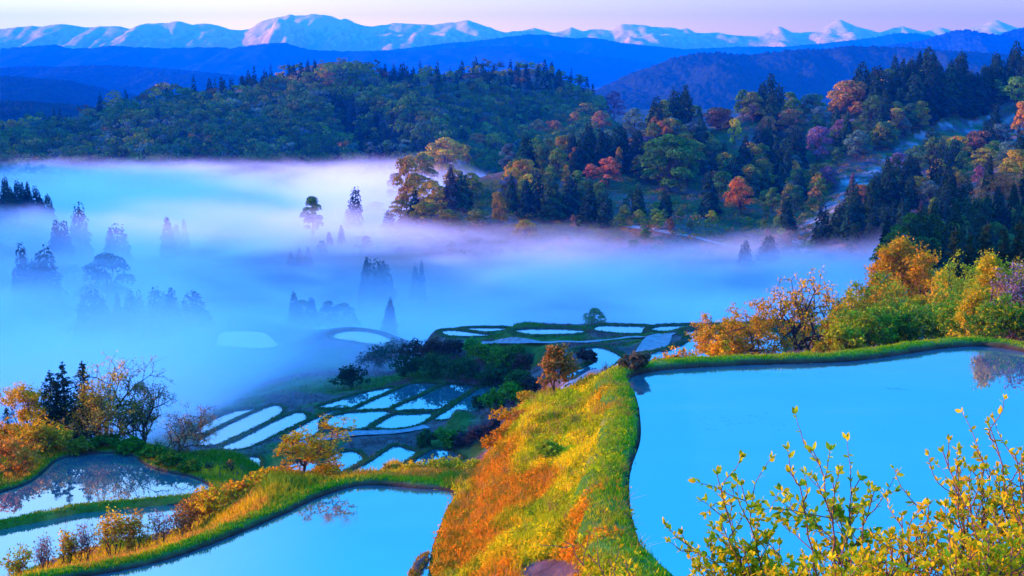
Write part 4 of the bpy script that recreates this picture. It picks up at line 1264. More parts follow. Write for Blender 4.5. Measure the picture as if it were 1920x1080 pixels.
r = np.random.default_rng(55)
cp, cr = [], []
row = 120
cand = []
rowy = 137.
while rowy < 345:
    px = -30 + r.uniform(0, 20)
    while px < 1150:
        cand.append((px + r.uniform(-6, 6), rowy + r.uniform(-2.5, 2.5))); px += 21
    rowy += 5.4
cand = np.array(cand)
hits = ground_hit(cand[:, 0], cand[:, 1], 820)
pts, hs, ws, cols, kk = [], [], [], [], []
con_zone = [np.array(z, float) for z in ([(700,140),(1060,140),(1130,190),(1000,190),(860,175),(720,170)], [(30,200),(200,190),(200,235),(100,245),(30,235)], [(330,165),(520,150),(500,185),(340,190)], [(600,190),(760,240),(820,300),(700,330),(640,260)], [(540,130),(600,120),(600,160),(540,160)])]
for (px, py), g in zip(cand, hits):
    if np.isnan(g[0]) or not (860 < g[1] < 1420): continue
    if r.random() < .12: continue
    con = r.random() < .05 or any(in_poly(np.array([px]), np.array([py]), z)[0] for z in con_zone) and r.random() < .8
    q = r.random()
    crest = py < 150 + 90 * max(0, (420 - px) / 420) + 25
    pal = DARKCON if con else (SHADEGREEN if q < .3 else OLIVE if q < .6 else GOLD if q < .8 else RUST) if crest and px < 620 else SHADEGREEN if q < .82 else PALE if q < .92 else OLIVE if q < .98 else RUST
    g = g.copy(); g[2] -= .5
    pts.append(g); kk.append(con)
    hs.append(r.uniform(12, 20) if con else r.uniform(10, 16)); ws.append(r.uniform(5.5, 8) if con else r.uniform(10, 17))
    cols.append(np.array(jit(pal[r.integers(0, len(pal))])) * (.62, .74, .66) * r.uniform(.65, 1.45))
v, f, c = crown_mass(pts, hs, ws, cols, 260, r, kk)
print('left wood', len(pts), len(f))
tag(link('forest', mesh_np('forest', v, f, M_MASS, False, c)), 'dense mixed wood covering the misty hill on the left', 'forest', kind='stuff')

# small scrub between the trees of the right-hand hill
cand = np.stack([r.uniform(660, 1930, 2600), r.uniform(170, 486, 2600)], -1)
hits = ground_hit(cand[:, 0], cand[:, 1], 330)
pts, hs, ws, cols, kk = [], [], [], [], []
for (px, py), g in zip(cand, hits):
    if np.isnan(g[0]) or not (370 < g[1] < 1000): continue
    if in_poly(np.array([px]), np.array([py]), GULLY)[0] and r.random() < .4: continue
    q = r.random()
    pal = SHADEGREEN if q < .5 else RUST if q < .72 else OLIVE if q < .9 else MAUVE
    pts.append(g); kk.append(False); hs.append(r.uniform(1.5, 4)); ws.append(r.uniform(3, 7)); cols.append(np.array(jit(pal[r.integers(0, len(pal))])) * .8)
v, f, c = crown_mass(pts, hs, ws, cols, 60, r, kk)
tag(link('undergrowth', mesh_np('undergrowth', v, f, M_MASS, False, c)), 'low scrub between the trees of the right hill', 'undergrowth', kind='stuff')
# ------------------------------------------------------------------ trees and shrubs close by
LEAFK = 1.35
def near_tree(kind, cat, label, px, d, top, width, colour, seed, levels=4, leaves=4000, leaf=.07, split=(3, 4), spread=.8, up=.3, curl=.25,
              group=None, base_row=None, first=.3, multi=1, colour2=None, mix2=.3, lift=0, flat=1.0, shrink=.72, thin=1.0, cluster=.10, topcol=None):
    """branching tree or shrub: foot at depth d on the ground, top at a photo row, crown width in photo pixels"""
    r = np.random.default_rng(seed)
    if d is None:
        g = ground_hit([px], [base_row], 60)[0]
        x, y = g[0], g[1]
    else:
        p = at_depth(px, 700, d)
        x, y = p[0], p[1]
    z = hgrid(x, y)[0] + lift
    cz = y * CP - z * SP
    rx, rz = ray(px, top)
    H = max(rz * y - z, .5)
    Wd = width * cz / F
    S_, T_ = [], []
    for k in range(multi):
        a = k * 6.283 / multi + r.uniform(-.4, .4)
        dr = (0, 0, 1) if multi == 1 else (math.cos(a) * .45, math.sin(a) * .45, 1)
        st = (0, 0, -.15) if multi == 1 else (math.cos(a) * .05, math.sin(a) * .05, -.03)
        s, t = grow(r, .4, .022 if multi == 1 else .011, levels, split, spread, up, curl, start=st, direction=dr, first=first, shrink=shrink)
        S_.append(s); T_.append(t)
    s = np.concatenate(S_); t = np.concatenate(T_)
    kz = H / np.percentile(s[:, 5], 99.7)
    kx = Wd * .5 / max(np.percentile(np.hypot(s[:, 3], s[:, 4]), 97), .05)
    sc = np.array([kx, kx, kz])
    s[:, :3] *= sc; s[:, 3:6] *= sc
    s[:, 6:] = np.maximum(s[:, 6:] * kz * thin, .0034 * (cz / 60) ** .5)
    t[:, :3] *= sc
    e = bpy.data.objects.new(kind, None); COL.objects.link(e)
    e.location = (x, y, z)
    tag(e, label, cat, group)
    v, f = tubes(s, 5 if levels > 3 else 4)
    link('trunk' if multi == 1 else 'stems', mesh_np('trunk', v, f, M_BARK, True), e)
    leaves = int(leaves * 1.6)
    if leaves:
        # leaves gather in sprays round the twigs, sprays differ in fullness so that gaps stay open
        wgt = r.random(len(t)) ** 1.5 + .05
        i = r.choice(len(t), leaves, p=wgt / wgt.sum())
        q = t[i, :3] + r.normal(size=(leaves, 3)) * np.array([1, 1, .6 * flat]) * cluster * (H * .5 + .3) * .5
        nr_ = rand_unit(leaves, r) + np.array([0, 0, .9 / flat])
        v, f = cards(q, r.uniform(.65, 1.35, leaves) * leaf * LEAFK, nr_, r, .62)
        c = shade_cols(leaves, r, .6, 1.4) 
        base = np.tile(np.asarray(colour), (leaves, 1))
        if colour2 is not None:
            m = (r.random(len(t)) < mix2)[i] | (r.random(leaves) < .06)
            base[m] = colour2
        if topcol is not None:
            hi = (q[:, 2] > H * .62) & (q[:, 0] < Wd * .12)
            base[hi] = topcol
        # sprays of one branch share their tone
        tone = r.uniform(.75, 1.2, len(t))[i]
        c = c * np.repeat(base * tone[:, None], 4, 0)
        link('crown' if multi == 1 else 'leaves', mesh_np('crown', v, f, M_GRASS, False, c), e)
    return e

def near_conifer(label, px, d, top, width, seed, colour=(.016, .05, .022), group=None, sparse=.55, whorls=26):
    r = np.random.default_rng(seed)
    p = at_depth(px, 800, d)
    x, y = p[0], p[1]
    z = hgrid(x, y)[0]
    cz = y * CP - z * SP
    H = ray(px, top)[1] * y - z
    R = width * .95 * cz / F
    segs = [(0, 0, -.2, 0, 0, H * .5, H * .014, H * .010), (0, 0, H * .5, 0, 0, H, H * .010, H * .002)]
    cen, nrm, upv, sz = [], [], [], []
    for k in range(whorls):
        t = .12 + .86 * k / whorls
        prof = R * (1 - t) ** .75 * r.uniform(.6, 1.1) + .08
        for j in range(r.integers(3, 6)):
            if r.random() > sparse + .3: continue
            a = r.uniform(0, 6.283)
            dv = np.array([math.cos(a), math.sin(a), r.uniform(-.35, .1)])
            ln = prof * r.uniform(.6, 1.1)
            p0 = np.array([0, 0, t * H]); p1 = p0 + dv * ln
            segs.append((*p0, *p1, .018, .006))
            m = int(46 * ln / R) + 10
            u = r.random(m) ** .6
            q = p0 + dv * ln * u[:, None] + r.normal(size=(m, 3)) * ln * .12
            cen.append(q); nrm.append(np.array([0, 0, 1.]) + r.normal(size=(m, 3)) * .6)
            upv.append(dv + r.normal(size=(m, 3)) * .5); sz.append(r.uniform(.12, .28, m) * (H / 6))
    m = 40
    cen.append(np.stack([r.normal(size=m) * .05, r.normal(size=m) * .05, H * (1 - .08 * r.random(m))], -1)); nrm.append(rand_unit(m, r)); upv.append(np.tile((0, 0, 1.), (m, 1)) + r.normal(size=(m, 3)) * .4); sz.append(np.full(m, .14))
    cen = np.concatenate(cen); nrm = np.concatenate(nrm); upv = np.concatenate(upv); sz = np.concatenate(sz)
    e = bpy.data.objects.new('conifer', None); COL.objects.link(e)
    e.location = (x, y, z)
    tag(e, label, 'conifer', group)
    v, f = tubes(segs, 6)
    link('trunk', mesh_np('trunk', v, f, M_BARK, True), e)
    v, f = cards(cen, sz, nrm, r, .45, upv)
    c = shade_cols(len(cen), r, .6, 1.4) * np.asarray(colour)[None]
    link('crown', mesh_np('crown', v, f, M_GRASS, False, c), e)

GR = (.20, .33, .012); DG = (.05, .15, .012); YG = (.40, .40, .01); GO = (.80, .48, .008); OR = (.82, .36, .008); BR = (.46, .21, .03); MV = (.34, .20, .22)
# stand of trees on the mound at the left
LS = 'trees on the mound at the left'
near_conifer('small conifer standing furthest left on the mound at the left', 14, 101, 765, 40, 1, group=LS)
near_conifer('dark conifer right of the golden leaved tree on the mound', 84, 102, 742, 44, 2, group=LS)
near_conifer('tall thin topped conifer in the middle of the mound', 98, 101.5, 694, 56, 3, group=LS, whorls=32)
near_conifer('tallest conifer on the mound at the left', 123, 102, 678, 54, 4, group=LS, whorls=34)
near_conifer('conifer with a blue top next to the big spreading tree', 160, 102.5, 676, 62, 5, group=LS, whorls=34)
near_conifer('slim conifer just left of the tallest one on the mound', 110, 102.2, 715, 44, 7, group=LS, whorls=30)
near_conifer('dark conifer half hidden behind the golden leaved tree', 66, 102.5, 738, 50, 8, group=LS)
near_conifer('shorter full conifer between the tallest and the blue topped one', 142, 100.8, 735, 52, 6, (.05, .075, .02), group=LS)
near_tree('broadleaf_tree', 'tree', 'slim golden leaved tree at the left of the mound', 46, 100.5, 722, 130, (.70, .40, .01), 11, 5, 3400, .11, (3, 3), .6, .5, group=LS)
near_tree('broadleaf_tree', 'tree', 'big spreading tree with bare limbs and an orange top on the mound', 203, 101, 676, 215, (.26, .25, .03), 12, 5, 4600, .115, (3, 4), .85, .3, .25, group=LS, colour2=(.42, .25, .03), mix2=.25, first=.3, shrink=.78, topcol=(.92, .46, .01), thin=1.5, cluster=.07)
near_tree('broadleaf_tree', 'tree', 'thinly leaved tree leaning right beside the big spreading tree', 262, 100.5, 722, 120, (.18, .19, .04), 13, 5, 1500, .10, (3, 4), .8, .3, group=LS, colour2=BR)
near_tree('broadleaf_tree', 'tree', 'bare twiggy bushy tree at the right end of the mound', 326, 98, 752, 150, (.20, .17, .06), 14, 5, 2000, .08, (3, 4), .95, .2, group=LS, colour2=BR, first=.1)
near_tree('broadleaf_tree', 'tree', 'thin golden tree standing in front of the blue topped conifer on the mound', 176, 100.5, 712, 90, (.52, .32, .02), 15, 5, 2400, .10, (3, 4), .7, .35, group=LS, colour2=GO)
BL = 'bushes on the mound at the left'
for i, (px, d, top, w, c, lab) in enumerate([
    (22, 101, 815, 90, (.72, .32, .01), 'orange gold bush at the left edge under the conifers'), (70, 101.5, 818, 80, (.66, .36, .01), 'golden bush under the slim golden tree'),
    (20, 97.5, 850, 80, (.62, .24, .02), 'rusty bush low on the left bank of the upper left paddy'), (105, 102, 822, 60, (.40, .32, .01), 'yellow bush under the tallest conifer'), (150, 103, 822, 60, (.24, .24, .012), 'olive bush below the blue topped conifer'),
    (200, 103, 815, 60, DG, 'dark green bush at the foot of the big spreading tree'), (245, 102.5, 822, 60, (.06, .20, .012), 'green bush right of the big trunk'), (290, 102, 835, 60, (.06, .19, .012), 'green bush below the leaning tree'),
    (325, 101, 848, 60, (.05, .17, .012), 'green bush under the bare twiggy tree'), (358, 99, 862, 50, (.07, .18, .012), 'small green bush on the right end of the mound')]):
    near_tree('bush', 'bush', lab, px, None, top - (26 if px < 130 else 0), w * (1.4 if px < 130 else 1.0), c, 40 + i, 3, 2200, .13, (3, 4), .9, .2, base_row=top + w * .45, group=BL, multi=4, thin=.7)

# shrubs between the near left paddy and the terrace below
SB = 'orange shrubs behind the near left paddy'
for i, (px, d, top, w, c, lab, n) in enumerate([
    (10, 67, 1018, 60, YG, 'yellow green shrub at the left edge above the near left paddy', 500), (62, 68, 1000, 44, MV, 'thin mauve twiggy shrub near the left edge', 160), (108, 68, 985, 40, GO, 'small golden shrub right of the mauve twiggy one', 500),
    (140, 68.5, 975, 60, MV, 'leafless mauve shrub between the golden shrubs', 150), (195, 69, 950, 76, GO, 'tallest golden shrub above the near left paddy', 900), (240, 69, 955, 60, (.60, .30, .01), 'orange gold shrub right of the tallest golden one', 700),
    (285, 69.5, 958, 60, MV, 'thin mauve shrub with few leaves in the middle of the row', 220), (330, 70, 952, 50, BR, 'brown twiggy shrub left of the wide golden thicket', 260), (390, 71, 912, 90, GO, 'wide golden thicket at the tip of the upper left paddy', 2000),
    (440, 72, 905, 90, OR, 'orange thicket in front of the pale lower paddies', 1800), (490, 73, 900, 80, GO, 'golden thicket left of the layered orange tree', 1500), (350, 71, 930, 70, (.5, .22, .03), 'rusty low shrub beside the wide golden thicket', 700),
    (525, 74, 892, 60, OR, 'orange shrub at the foot of the layered tree', 800), (610, 75, 872, 60, GO, 'golden shrub right of the layered tree', 700), (235, 96, 0, 0, None, '', 0), (425, 92, 862, 26, (.03, .08, .03), 'small dark leafless bush in front of the pale paddies', 120), (385, 92, 868, 20, (.03, .07, .03), 'tiny dark bush left of the small dark leafless one', 100)]):
    if c is None: continue
    near_tree('shrub', 'shrub', lab, px, d, top, w, c, 80 + i, 3, n, .11, (3, 4), .8, .35, group=SB, multi=5, colour2=(.5, .2, .02), mix2=.2, thin=.8)
near_tree('broadleaf_tree', 'tree', 'small orange gold tree with flat leafy layers behind the near left paddy', 556, 74, 784, 172, (.80, .40, .008), 120, 5, 4200, .10, (3, 4), 1.0, .12, .22, first=.35, flat=.45, colour2=(.45, .30, .008), mix2=.3, cluster=.09)
for i, (px, d, top, w, c, lab) in enumerate([(770, 78, 868, 50, GO, 'small golden shrub on the far bank of the near left paddy'), (830, 78, 856, 84, YG, 'bright yellow green bush on the far bank of the near left paddy'), (880, 77, 862, 60, (.45, .42, .01), 'yellow green bush where the bank meets the grassy slope'), (735, 78, 872, 40, (.5, .30, .02), 'low tawny shrub left of the yellow green bushes')]):
    near_tree('shrub', 'shrub', lab, px, d, top, w, c, 130 + i, 3, 1500, .10, (3, 4), .8, .4, group='bushes on the far bank of the near left paddy', multi=5, thin=.7)

# shrubs on the golden slope
for i, (px, d, top, w, c, lab) in enumerate([(960, 80, 768, 80, (.62, .30, .008), 'golden orange shrub on the outline of the slope above the lower paddies'), (1000, 83, 742, 70, (.55, .33, .01), 'golden shrub highest on the outline of the slope'), (930, 79, 815, 60, (.60, .24, .01), 'orange shrub lowest on the outline of the slope'),
    (1040, 85, 730, 60, (.50, .32, .01), 'yellow shrub beside the lane at the top of the slope'), (975, 77, 800, 60, (.58, .20, .02), 'rust orange shrub inside the outline of the slope'), (1030, 68, 826, 50, (.30, .40, .012), 'bright green leafy clump in the middle of the slope'),
    (950, 75, 838, 54, (.62, .22, .01), 'deep orange shrub above the corner of the near left paddy')]):
    near_tree('shrub', 'shrub', lab, px, d, top, w, c, 150 + i, 3, 1400, .11, (3, 4), .9, .3, group='shrubs on the golden slope', multi=5, thin=.7)

# behind the far bank of the near right paddy
RB = 'trees and shrubs behind the near right paddy'
near_tree('broadleaf_tree', 'tree', 'gnarled tree with dark limbs and thin orange leaves behind the far bank', 1485, 122, 518, 225, (.80, .42, .01), 201, 5, 5200, .17, (3, 4), 1.0, .2, .34, group=RB, first=.12, thin=1.5, shrink=.78, cluster=.07)
near_tree('broadleaf_tree', 'tree', 'low orange tree arching left over the far bank', 1392, 122, 562, 240, (.60, .30, .008), 202, 5, 9000, .17, (3, 4), 1.1, .08, .3, group=RB, first=.15, thin=1.1)
for i, (px, d, top, w, c, c2, lab, n) in enumerate([
    (1345, 91, 635, 44, OR, GO, 'small orange shrub left of the arching orange tree', 500), (1258, 89, 655, 40, OR, BR, 'thin orange shrub on the far bank by the middle paddy', 350), (1285, 89, 660, 26, OR, BR, 'smallest orange shrub on the far bank by the middle paddy', 200), (1236, 89, 672, 30, BR, OR, 'brown grass clump at the corner of the far bank', 300),
    (1575, 118, 590, 80, (.60, .38, .008), (.25, .34, .01), 'golden green shrub right of the gnarled tree', 3000), (1580, 108, 612, 70, (.36, .40, .01), YG, 'bright green shrub in front of the golden green one', 2200), (1625, 110, 580, 90, (.12, .30, .01), YG, 'green shrub right of the bright green one by the bank', 2600),
    (1620, 128, 520, 120, (.55, .33, .008), GR, 'golden shrub rising toward the round orange tree', 3500), (1690, 146, 458, 170, (.62, .29, .006), (.50, .34, .008), 'big round orange tree on the bushy hill behind the right paddy', 8000), (1680, 111, 575, 100, (.10, .28, .01), YG, 'dense green shrub below the round orange tree', 3000),
    (1745, 110, 575, 100, (.09, .26, .012), YG, 'green shrub where the bank bends upward', 3000), (1740, 132, 512, 120, (.55, .40, .008), GO, 'yellow green shrub right of the round orange tree', 3500), (1800, 128, 490, 110, (.38, .42, .01), GR, 'yellow green loose tree in front of the dark conifers', 3500), (1810, 104, 565, 100, (.10, .30, .01), YG, 'fresh green shrub above the bend of the bank', 3000),
    (1860, 98, 478, 120, (.52, .42, .01), GO, 'golden green tree near the right edge of the bushy hill', 3500), (1870, 93, 560, 100, (.08, .24, .012), YG, 'dark green shrub near the right edge above the bank', 3000), (1895, 95, 500, 90, MV, (.20, .26, .02), 'mauve blossoming tree at the right edge of the bushy hill', 2200), (1930, 93, 560, 90, (.10, .26, .012), GO, 'green shrub cut by the right edge above the bank', 2600),
    (1950, 99, 490, 110, (.28, .32, .01), GO, 'yellow green tree cut by the right edge', 3000), (1655, 122, 545, 80, (.45, .36, .008), GR, 'gold tinted shrub under the left side of the round orange tree', 2600), (1590, 124, 555, 70, (.5, .34, .01), GO, 'loose golden shrub at the left shoulder of the bushy hill', 1800),
    (1775, 116, 545, 80, (.16, .30, .012), GO, 'mixed green shrub in the middle of the bushy hill', 2600), (1840, 110, 535, 80, (.22, .32, .01), GO, 'lime green shrub below the golden green tree', 2600)]):
    near_tree('shrub' if n < 3400 else 'broadleaf_tree', 'shrub' if n < 3400 else 'tree', lab, px, d, top - 4, w * 1.1, c, 220 + i, 4 if n > 600 else 3, int(n * 1.3), .15 * max(1, d / 98), (3, 4), .85, .3, group=RB, multi=4 if n < 3400 else 1, colour2=c2, mix2=.3, first=.12, thin=.7, cluster=.13)
for i, (px, top, w) in enumerate([(1772, 424, 50), (1800, 436, 44), (1830, 414, 48), (1862, 420, 44), (1890, 412, 50), (1918, 428, 50), (1950, 415, 50)]):
    near_conifer(['broad dark conifer leftmost in the row above the bushy hill', 'shorter second conifer of the row above the bushy hill', 'third conifer of the row above the bushy hill', 'fourth conifer of the row above the bushy hill', 'tall fifth conifer of the row above the bushy hill', 'conifer at the right edge of the row above the bushy hill', 'conifer cut by the right edge of the photo'][i], px, 150, top, w, 260 + i, (.03, .065, .02), 'conifers above the bushy hill', 1.1, 30)

# trees and bushes of the middle terraces
MB_ = 'bushes on the bank between the middle terraces'
near_tree('broadleaf_tree', 'tree', 'round rust brown tree beside the bending paddy', 1040, None, 646, 80, (.46, .20, .03), 301, 5, 2400, .14, (3, 4), .8, .3, group=None, colour2=(.20, .16, .02), mix2=.3, first=.15, base_row=738)
near_tree('shrub', 'shrub', 'tiny bare shrub at the edge of the bending paddy', 1137, 166, 678, 20, (.05, .05, .03), 302, 3, 60, .12, multi=4)
for i, (px, d, top, w, c, lab) in enumerate([
    (700, 222, 655, 70, (.02, .06, .02), 'dark bush fading into the mist at the left of the bank'), (735, 216, 648, 70, (.025, .07, .02), 'dark bush second from the mist on the bank'), (775, 212, 645, 60, (.06, .05, .03), 'brownish bush among the dark ones on the bank'), (770, 200, 668, 70, (.02, .06, .018), 'dark bush low on the bank in the mist'),
    (810, 206, 640, 44, (.09, .05, .03), 'reddish brown bush at the top of the bank'), (822, 195, 665, 70, (.03, .08, .018), 'dark green bush in the middle of the bank'), (850, 204, 642, 44, (.05, .045, .03), 'brown bush at the crest of the bank'), (868, 188, 678, 70, (.03, .085, .018), 'wide dark green bush at the foot of the bank'),
    (885, 202, 640, 30, (.05, .24, .02), 'small bright emerald bush on the crest of the bank'), (905, 195, 648, 50, (.09, .22, .012), 'bright green leafy bush on the bank'), (935, 190, 655, 60, (.10, .24, .012), 'largest bright green bush on the bank'), (968, 188, 652, 50, (.06, .14, .014), 'mid green bush right of the largest bright green one'),
    (985, 180, 668, 40, (.10, .06, .03), 'brown bush left of the rust brown tree'), (925, 178, 690, 60, (.03, .09, .018), 'dark green bush low on the bank'), (975, 172, 700, 50, (.04, .11, .016), 'green bush below the rust brown tree'), (1000, 168, 712, 44, (.06, .05, .03), 'dull brown bush at the foot of the rust brown tree'),
    (960, 168, 722, 60, (.09, .24, .01), 'bright green low bush above the dark reflecting paddy'), (925, 172, 735, 50, (.08, .22, .01), 'bright green bush beside the wedge shaped paddy'), (900, 176, 748, 30, (.04, .07, .02), 'small dark bush at the edge of the wedge shaped paddy'), (845, 162, 808, 44, (.07, .22, .01), 'bright green bush between the oval and the front paddies'),
    (800, 165, 812, 34, (.04, .10, .016), 'dull green bush left of the bright green one by the front paddies'), (900, 160, 800, 46, (.08, .055, .05), 'purple brown bush on the bank above the front paddies'), (870, 160, 812, 30, (.10, .07, .06), 'small mauve brown bush on the bank above the front paddies'), (925, 155, 790, 40, (.07, .05, .04), 'dark brown bush next to the golden slope'),
    (745, 230, 640, 50, (.02, .05, .02), 'faint bush behind the others in the mist'), (660, 215, 690, 60, (.02, .05, .02), 'faint dark bush at the far left of the bank in the mist'), (1190, 182, 668, 40, (.12, .10, .05), 'tawny bush on the knob between the two middle paddies'), (1100, 185, 660, 30, (.06, .045, .03), 'dark bush on the bank above the bending paddy')]):
    near_tree('bush', 'bush', lab, px, None, top - 4, w * 1.1, c, 310 + i, 3, 1100, .30, base_row=top + 8 + w * .5, split=(3, 4), spread=.9, up=.3, group=MB_, multi=4, thin=.6, cluster=.2)

# ------------------------------------------------------------------ grass
def blades(P, n_per, hgt, r, colour_fn, spread=.08, wid=.012, lean=.5):
    n = len(P)
    q = np.repeat(P, n_per, 0) + np.c_[r.normal(size=(n * n_per, 2)) * spread, np.zeros(n * n_per)]
    m = len(q)
    a = r.uniform(0, 6.283, m)
    d = np.stack([np.cos(a), np.sin(a), np.zeros(m)], -1)
    sd = np.stack([-np.sin(a), np.cos(a), np.zeros(m)], -1)
    h = np.repeat(hgt, n_per) * r.uniform(.6, 1.3, m)
    le = r.uniform(.1, 1, m) * lean * h
    w = wid * r.uniform(.7, 1.5, m)
    t = q + d * le[:, None] + np.c_[np.zeros((m, 2)), h]
    mid = q + d * (le * .35)[:, None] + np.c_[np.zeros((m, 2)), h * .62]
    v = np.stack([q - sd * w[:, None] - [0, 0, .03], q + sd * w[:, None] - [0, 0, .03], mid + sd * w[:, None] * .8, t, mid - sd * w[:, None] * .8], 1).reshape(-1, 3)
    b = np.arange(m)[:, None] * 5
    f4 = np.concatenate([b + np.array([0, 1, 2, 4])], 0)
    f3 = b + np.array([4, 2, 3])
    c = np.repeat(colour_fn(q, r), 5, 0)
    return v, f4, f3, c

r = np.random.default_rng(77)
SLOPE = np.array([(1165,690),(1120,705),(1060,738),(1000,752),(955,785),(935,840),(905,870),(855,905),(850,925),(835,975),(812,1040),(800,1120),(1270,1120),(1225,1070),(1195,1020),(1172,950),(1166,880),(1180,800),(1172,745)], float)
n = 120000
X = r.uniform(-9, 13, n); Y = r.uniform(42, 92, n)
Z = hgrid(X, Y)
px, py = to_pixel(X, Y, Z)
ok = in_poly(px, py, SLOPE)
for k in ('near_right', 'near_left'):
    sd_ = np.full(n, 9.); sd_[ok] = poly_sd(X[ok], Y[ok], POND[k]['poly'])
    ok &= sd_ > .25
bare = np.hypot((px - 1035) / 60, (py - 1075) / 28) < 1 + .4 * (fbm(px / 12, py / 12) - .5)
ok &= ~bare
P = np.stack([X, Y, Z], -1)[ok]
print('slope clumps', len(P))
def slope_cols(q):
    n1, n2, n3 = fbm(q[:, 0] / 1.6, q[:, 1] / 2.2), fbm(q[:, 0] / 5 + 40, q[:, 1] / 5), fbm(q[:, 0] / .5, q[:, 1] / .5)
    px, py = to_pixel(q[:, 0], q[:, 1], q[:, 2])
    c = lerp3((.46, .48, .006), (.84, .62, .006), smoothstep((n1 - .36) / .28))
    o_ = smoothstep((n2 - .57 + .32 * smoothstep((4.5 - q[:, 0]) / 6)) / .14)
    c = c * (1 - o_[:, None]) + np.array((.74, .27, .008)) * o_[:, None]
    g_ = smoothstep((n3 - .58) / .1)[:, None] * .7
    c = c * (1 - g_) + np.array((.12, .24, .006)) * g_
    return c
V, F4, F3, C = [], [], [], []
# broad leaved weeds
k = 5
hh = r.uniform(.06, .24, len(P)) * (.25 + 3.2 * (fbm(P[:, 0] / .8, P[:, 1] / .8) ** 2.2))
q = np.repeat(P, k, 0) + np.c_[r.normal(size=(len(P) * k, 2)) * .14, np.repeat(hh, k) * r.uniform(.2, 1.1, len(P) * k)]
v, f = cards(q, r.uniform(.09, .22, len(q)), np.array([-.3, -.2, .8]) + r.normal(size=(len(q), 3)) * .55, r, .55)
c = slope_cols(np.repeat(P, k, 0)) * r.uniform(.55, 1.35, len(q))[:, None] * np.stack([1 + r.normal(size=len(q)) * .12, np.ones(len(q)), np.ones(len(q))], -1)
V.append(v); F4.append(f); C.append(np.repeat(c, 4, 0)); off = len(v)
sub = P[r.random(len(P)) < .2]
v, f4, f3, c = blades(sub, 6, r.uniform(.18, .5, len(sub)), r, lambda q, r: slope_cols(q) * r.uniform(.6, 1.4, len(q))[:, None], .10, .014, .7)
V.append(v); F4.append(f4 + off); F3.append(f3 + off); C.append(c); off += len(v)
tus = P[(r.random(len(P)) < .03) & (fbm(P[:, 0] / 2 + 60, P[:, 1] / 2) > .5)]
v, f4, f3, c = blades(tus, 16, r.uniform(.25, .6, len(tus)), r, lambda q, r: np.tile((.50, .24, .04), (len(q), 1)) * r.uniform(.4, 1.4, len(q))[:, None], .12, .013, 1.8)
V.append(v); F4.append(f4 + off); F3.append(f3 + off); C.append(c)
o = link('grass', mesh_np('grass', np.concatenate(V), [np.concatenate(F4), np.concatenate(F3)], M_GRASS, False, np.concatenate(C)))
tag(o, 'golden and green weeds and grass covering the slope between the two near paddies', 'grass', kind='stuff')

# grass on the mound and the banks at the left
n = 90000
X = r.uniform(-48, 2, n); Y = r.uniform(56, 113, n)
Z = hgrid(X, Y)
px, py = to_pixel(X, Y, Z)
ok = (px > -200) & (px < 920) & (py > 700) & ~in_poly(px, py, SLOPE)
for k in ('near_right', 'near_left', 'left_upper', 'left_lower'):
    m = np.where(ok)[0]
    ok[m] &= poly_sd(X[m], Y[m], POND[k]['poly']) > .5
P = np.stack([X, Y, Z], -1)[ok]
def left_cols(q, r):
    n1 = fbm(q[:, 0] / 4 + 11, q[:, 1] / 4)
    n2 = fbm(q[:, 0] / 2.1, q[:, 1] / 2.1 + 33)
    c = lerp3((.20, .28, .008), (.66, .40, .008), smoothstep((n1 - .36) / .2))
    o_ = smoothstep((n2 - .5) / .1)[:, None]
    c = c * (1 - o_) + np.array((.60, .26, .02)) * o_
    rt = smoothstep((q[:, 0] + 30) / 6) * smoothstep((q[:, 1] - 92) / 4)
    c = c * (1 - rt[:, None]) + np.array((.07, .20, .01)) * rt[:, None]
    return c * r.uniform(.6, 1.4, len(q))[:, None]
v, f4, f3, c = blades(P, 6, r.uniform(.15, .42, len(P)), r, left_cols, .14, .022, .8)
tag(link('grass', mesh_np('grass', v, [f4, f3], M_GRASS, False, c)), 'golden and green grass on the mound and banks at the left', 'grass', kind='stuff')

# grass along the banks
def bank_grass(keys, per_m, hmin, hmax, wid, green, dry, label, n_per=6, spread=.07):
    V, F4, F3, C = [], [], [], []
    off = 0
    for k in keys:
        p, nrm, w, h, z = BANKS[k]
        L_ = np.linalg.norm(np.roll(p, -1, 0) - p, axis=1).sum()
        m = int(L_ * per_m)
        i = r.integers(0, len(p), m)
        u = r.random(m)
        j = (i + 1) % len(p)
        base = p[i] * (1 - u[:, None]) + p[j] * u[:, None]
        offm = .2 + r.random(m) * (w[i] * 1.15 + .1)
        xy = base + nrm[i] * offm[:, None]
        zz = z + h[i] * np.interp(offm / (w[i] + .3), [0, .25, .5, .9, 1.1, 1.3], [.3, .95, 1.0, .9, .4, -.2])
        Q = np.c_[xy, zz]
        pxx, pyy = to_pixel(Q[:, 0], Q[:, 1], Q[:, 2])
        vis = (pxx > -250) & (pxx < 2150) & (pyy < 1250)
        Q = Q[vis]; oo = offm[vis]
        if not len(Q): continue
        tone = fbm(Q[:, 0] * .6, Q[:, 1] * .6)
        def cf(q, r, tone=tone, oo=oo):
            t = smoothstep((np.repeat(tone, n_per) - .47) / .2) * .6 + .4 * smoothstep((np.repeat(oo, n_per) - .7) / .6)
            return lerp3(green, dry, t.clip(0, 1)) * r.uniform(.6, 1.4, len(q))[:, None]
        hg = r.uniform(hmin, hmax, len(Q)) * (.5 + fbm(Q[:, 0] * 1.1, Q[:, 1] * 1.1))
        v, f4, f3, c = blades(Q, n_per, hg, r, cf, spread, wid, .8)
        V.append(v); F4.append(f4 + off); F3.append(f3 + off); C.append(c); off += len(v)
    o = link('grass', mesh_np('grass', np.concatenate(V), [np.concatenate(F4), np.concatenate(F3)], M_GRASS, False, np.concatenate(C)))
    tag(o, label, 'grass', kind='stuff')
